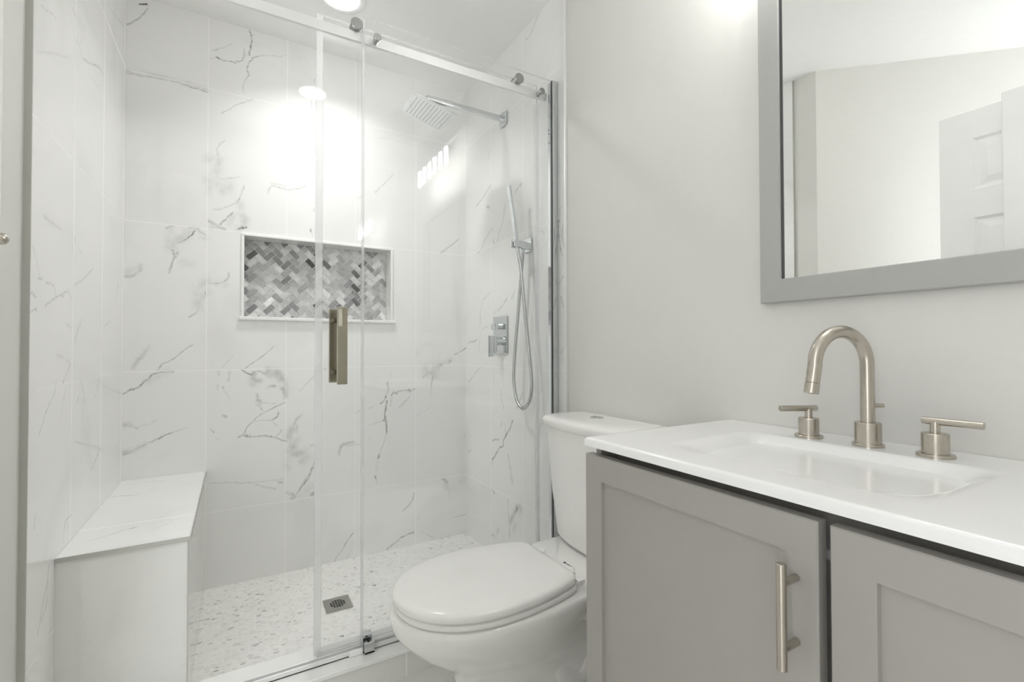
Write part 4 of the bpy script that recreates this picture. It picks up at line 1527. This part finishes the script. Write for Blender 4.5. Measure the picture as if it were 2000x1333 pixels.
LF, LB = 0.742, 1.222
bm = bmesh.new()
A = (LF, LB, 0.187, 0.142)
stack(bm, [(*A, 0.3745, 0.006), (*A, 0.3775, 0.001), (*A, 0.384, 0.0), (*A, 0.391, 0.0005), (*A, 0.396, 0.004), (*A, 0.3995, 0.011), (*A, 0.4008, 0.024), (*A, 0.4018, 0.07)])
lid = obj('lid', bm, M['seatplastic'], to, smooth=True, autosmooth=60)
bm = bmesh.new()
A = (LF + 0.002, LB + 0.004, 0.186, 0.145)
stack(bm, [(*A, 0.3555, 0.006), (*A, 0.3585, 0.002), (*A, 0.366, 0.001), (*A, 0.3715, 0.004), (*A, 0.3735, 0.009)])
obj('seat', bm, M['seatplastic'], to, smooth=True, autosmooth=60)
bm = bmesh.new()
S = [(0.905, 1.440, 0.122, 0.110, ZF + 0.001), (0.903, 1.440, 0.121, 0.110, -0.012), (0.910, 1.435, 0.111, 0.100, 0.010),
     (0.912, 1.43, 0.104, 0.092, 0.05), (0.912, 1.42, 0.102, 0.084, 0.120), (0.905, 1.41, 0.104, 0.078, 0.150), (0.888, 1.39, 0.114, 0.072, 0.174), (0.858, 1.37, 0.130, 0.072, 0.197),
     (0.824, 1.35, 0.147, 0.074, 0.221), (0.790, 1.33, 0.163, 0.082, 0.250), (0.760, 1.32, 0.178, 0.102, 0.281), (0.741, 1.31, 0.188, 0.130, 0.306), (0.734, 1.31, 0.191, 0.150, 0.335), (0.736, 1.305, 0.190, 0.150, 0.346), (0.742, 1.30, 0.184, 0.146, 0.353)]
stack(bm, S)
# deck under the tank
stack(bm, [(1.17, 1.485, 0.120, 0.115, 0.24), (1.15, 1.488, 0.150, 0.145, 0.29), (1.14, 1.490, 0.165, 0.160, 0.330), (1.14, 1.490, 0.168, 0.163, 0.362), (1.145, 1.488, 0.164, 0.160, 0.372), (1.16, 1.484, 0.155, 0.152, 0.3755)])
# trapway relief on both flanks
for sg in (1, -1):
    tr = catmull([(1.10, TY + sg * 0.020, 0.26), (1.145, TY + sg * 0.040, 0.18), (1.20, TY + sg * 0.062, 0.10), (1.26, TY + sg * 0.060, 0.075), (1.32, TY + sg * 0.058, 0.14), (1.37, TY + sg * 0.055, 0.23), (1.40, TY + sg * 0.05, 0.29)], 8)
    tube(bm, tr, 0.048, n=24)
bowl = obj('bowl', bm, M['porcelain'], to, smooth=True, autosmooth=55)
bm = bmesh.new()
bm.free()
for yy, o_ in ((TY + 0.075, 1), (TY - 0.075, -1)):
    bm = bmesh.new()
    cyl(bm, (1.242, yy, 0.3745), (1.242, yy, 0.386), 0.012, n=24, bev=0.002)
    box(bm, 1.214, 1.244, yy + o_ * 0.012 - 0.010, yy + o_ * 0.012 + 0.010, 0.3755, 0.384, 0.0015)
    obj('seat_hinge', bm, M['seatplastic'], to)
obj('hinge_stop', B(1.214, 1.236, TY - 0.150, TY - 0.134, 0.3758, 0.386, 0.0015), M['seatplastic'], to)
# little dark print on the deck
bm = bmesh.new()
lathe(bm, (1.262, TY - 0.020, 0.3758), [(0, 0.0045), (0.0004, 0.0045)], 16)
for i in range(7):
    y = TY - 0.0285 - i * 0.0058
    w_ = 0.0013
    box(bm, 1.2595, 1.2655, y - w_, y + w_ * 0.2, 0.3758, 0.3762)
    if i % 2 == 0:
        box(bm, 1.2595, 1.2607, y - w_ * 2, y + w_, 0.3758, 0.3762)
    else:
        box(bm, 1.2643, 1.2655, y - w_ * 2, y + w_, 0.3758, 0.3762)
sub('printed_mark', bm, M['ink'], bowl)


def tank_ring(hw, xf, xb, z, bow=0.030, rc=0.035, n=24):
    """straight back, bowed front, rounded corners"""
    pts = []
    # front edge from -hw to hw, bowed toward -X
    for i in range(n + 1):
        t = -1 + 2 * i / n
        y = hw * t
        x = xf + bow * abs(t) ** 2.2
        e = 1 - abs(t)
        if e * hw < rc:
            k = 1 - e * hw / rc
            x += rc * (1 - math.sqrt(max(0, 1 - k * k)))
        pts.append((x, TY + y, z))
    m_ = 6
    xs_ = pts[-1][0]
    for i in range(1, m_):
        pts.append((xs_ + (xb - xs_) * i / m_, TY + hw, z))
    pts.append((xb, TY + hw, z))
    pts.append((xb, TY - hw, z))
    for i in range(m_ - 1, 0, -1):
        pts.append((xs_ + (xb - xs_) * i / m_, TY - hw, z))
    return pts


bm = bmesh.new()
loft(bm, [tank_ring(0.150, 1.352, 1.490, 0.3775), tank_ring(0.166, 1.338, 1.496, 0.384), tank_ring(0.172, 1.332, 1.498, 0.398),
          tank_ring(0.188, 1.316, 1.500, 0.58), tank_ring(0.199, 1.306, 1.501, 0.764)])
obj('tank', bm, M['porcelain'], to, smooth=True, autosmooth=50)
bm = bmesh.new()
loft(bm, [tank_ring(0.205, 1.300, 1.503, 0.7645), tank_ring(0.209, 1.296, 1.504, 0.768), tank_ring(0.2115, 1.294, 1.505, 0.785), tank_ring(0.210, 1.296, 1.504, 0.792),
          tank_ring(0.204, 1.303, 1.502, 0.7975), tank_ring(0.190, 1.315, 1.498, 0.8005), tank_ring(0.150, 1.345, 1.480, 0.8015)])
tl_ = obj('tank_lid', bm, M['porcelain'], to, smooth=True, autosmooth=50)
bm = bmesh.new()
lathe(bm, (1.420, TY + 0.012, 0.8012), [(0, 0.023), (0.0025, 0.023), (0.0034, 0.0215), (0.0034, 0.019), (0.0028, 0.0185), (0.0030, 0.0180), (0.0036, 0.017)], 40)
fb = obj('flush_button', bm, M['chrome'], to, smooth=True, autosmooth=35)
sub('button_split', B(1.4195, 1.4205, TY - 0.004, TY + 0.028, 0.8045, 0.8052), M['dark'], fb)
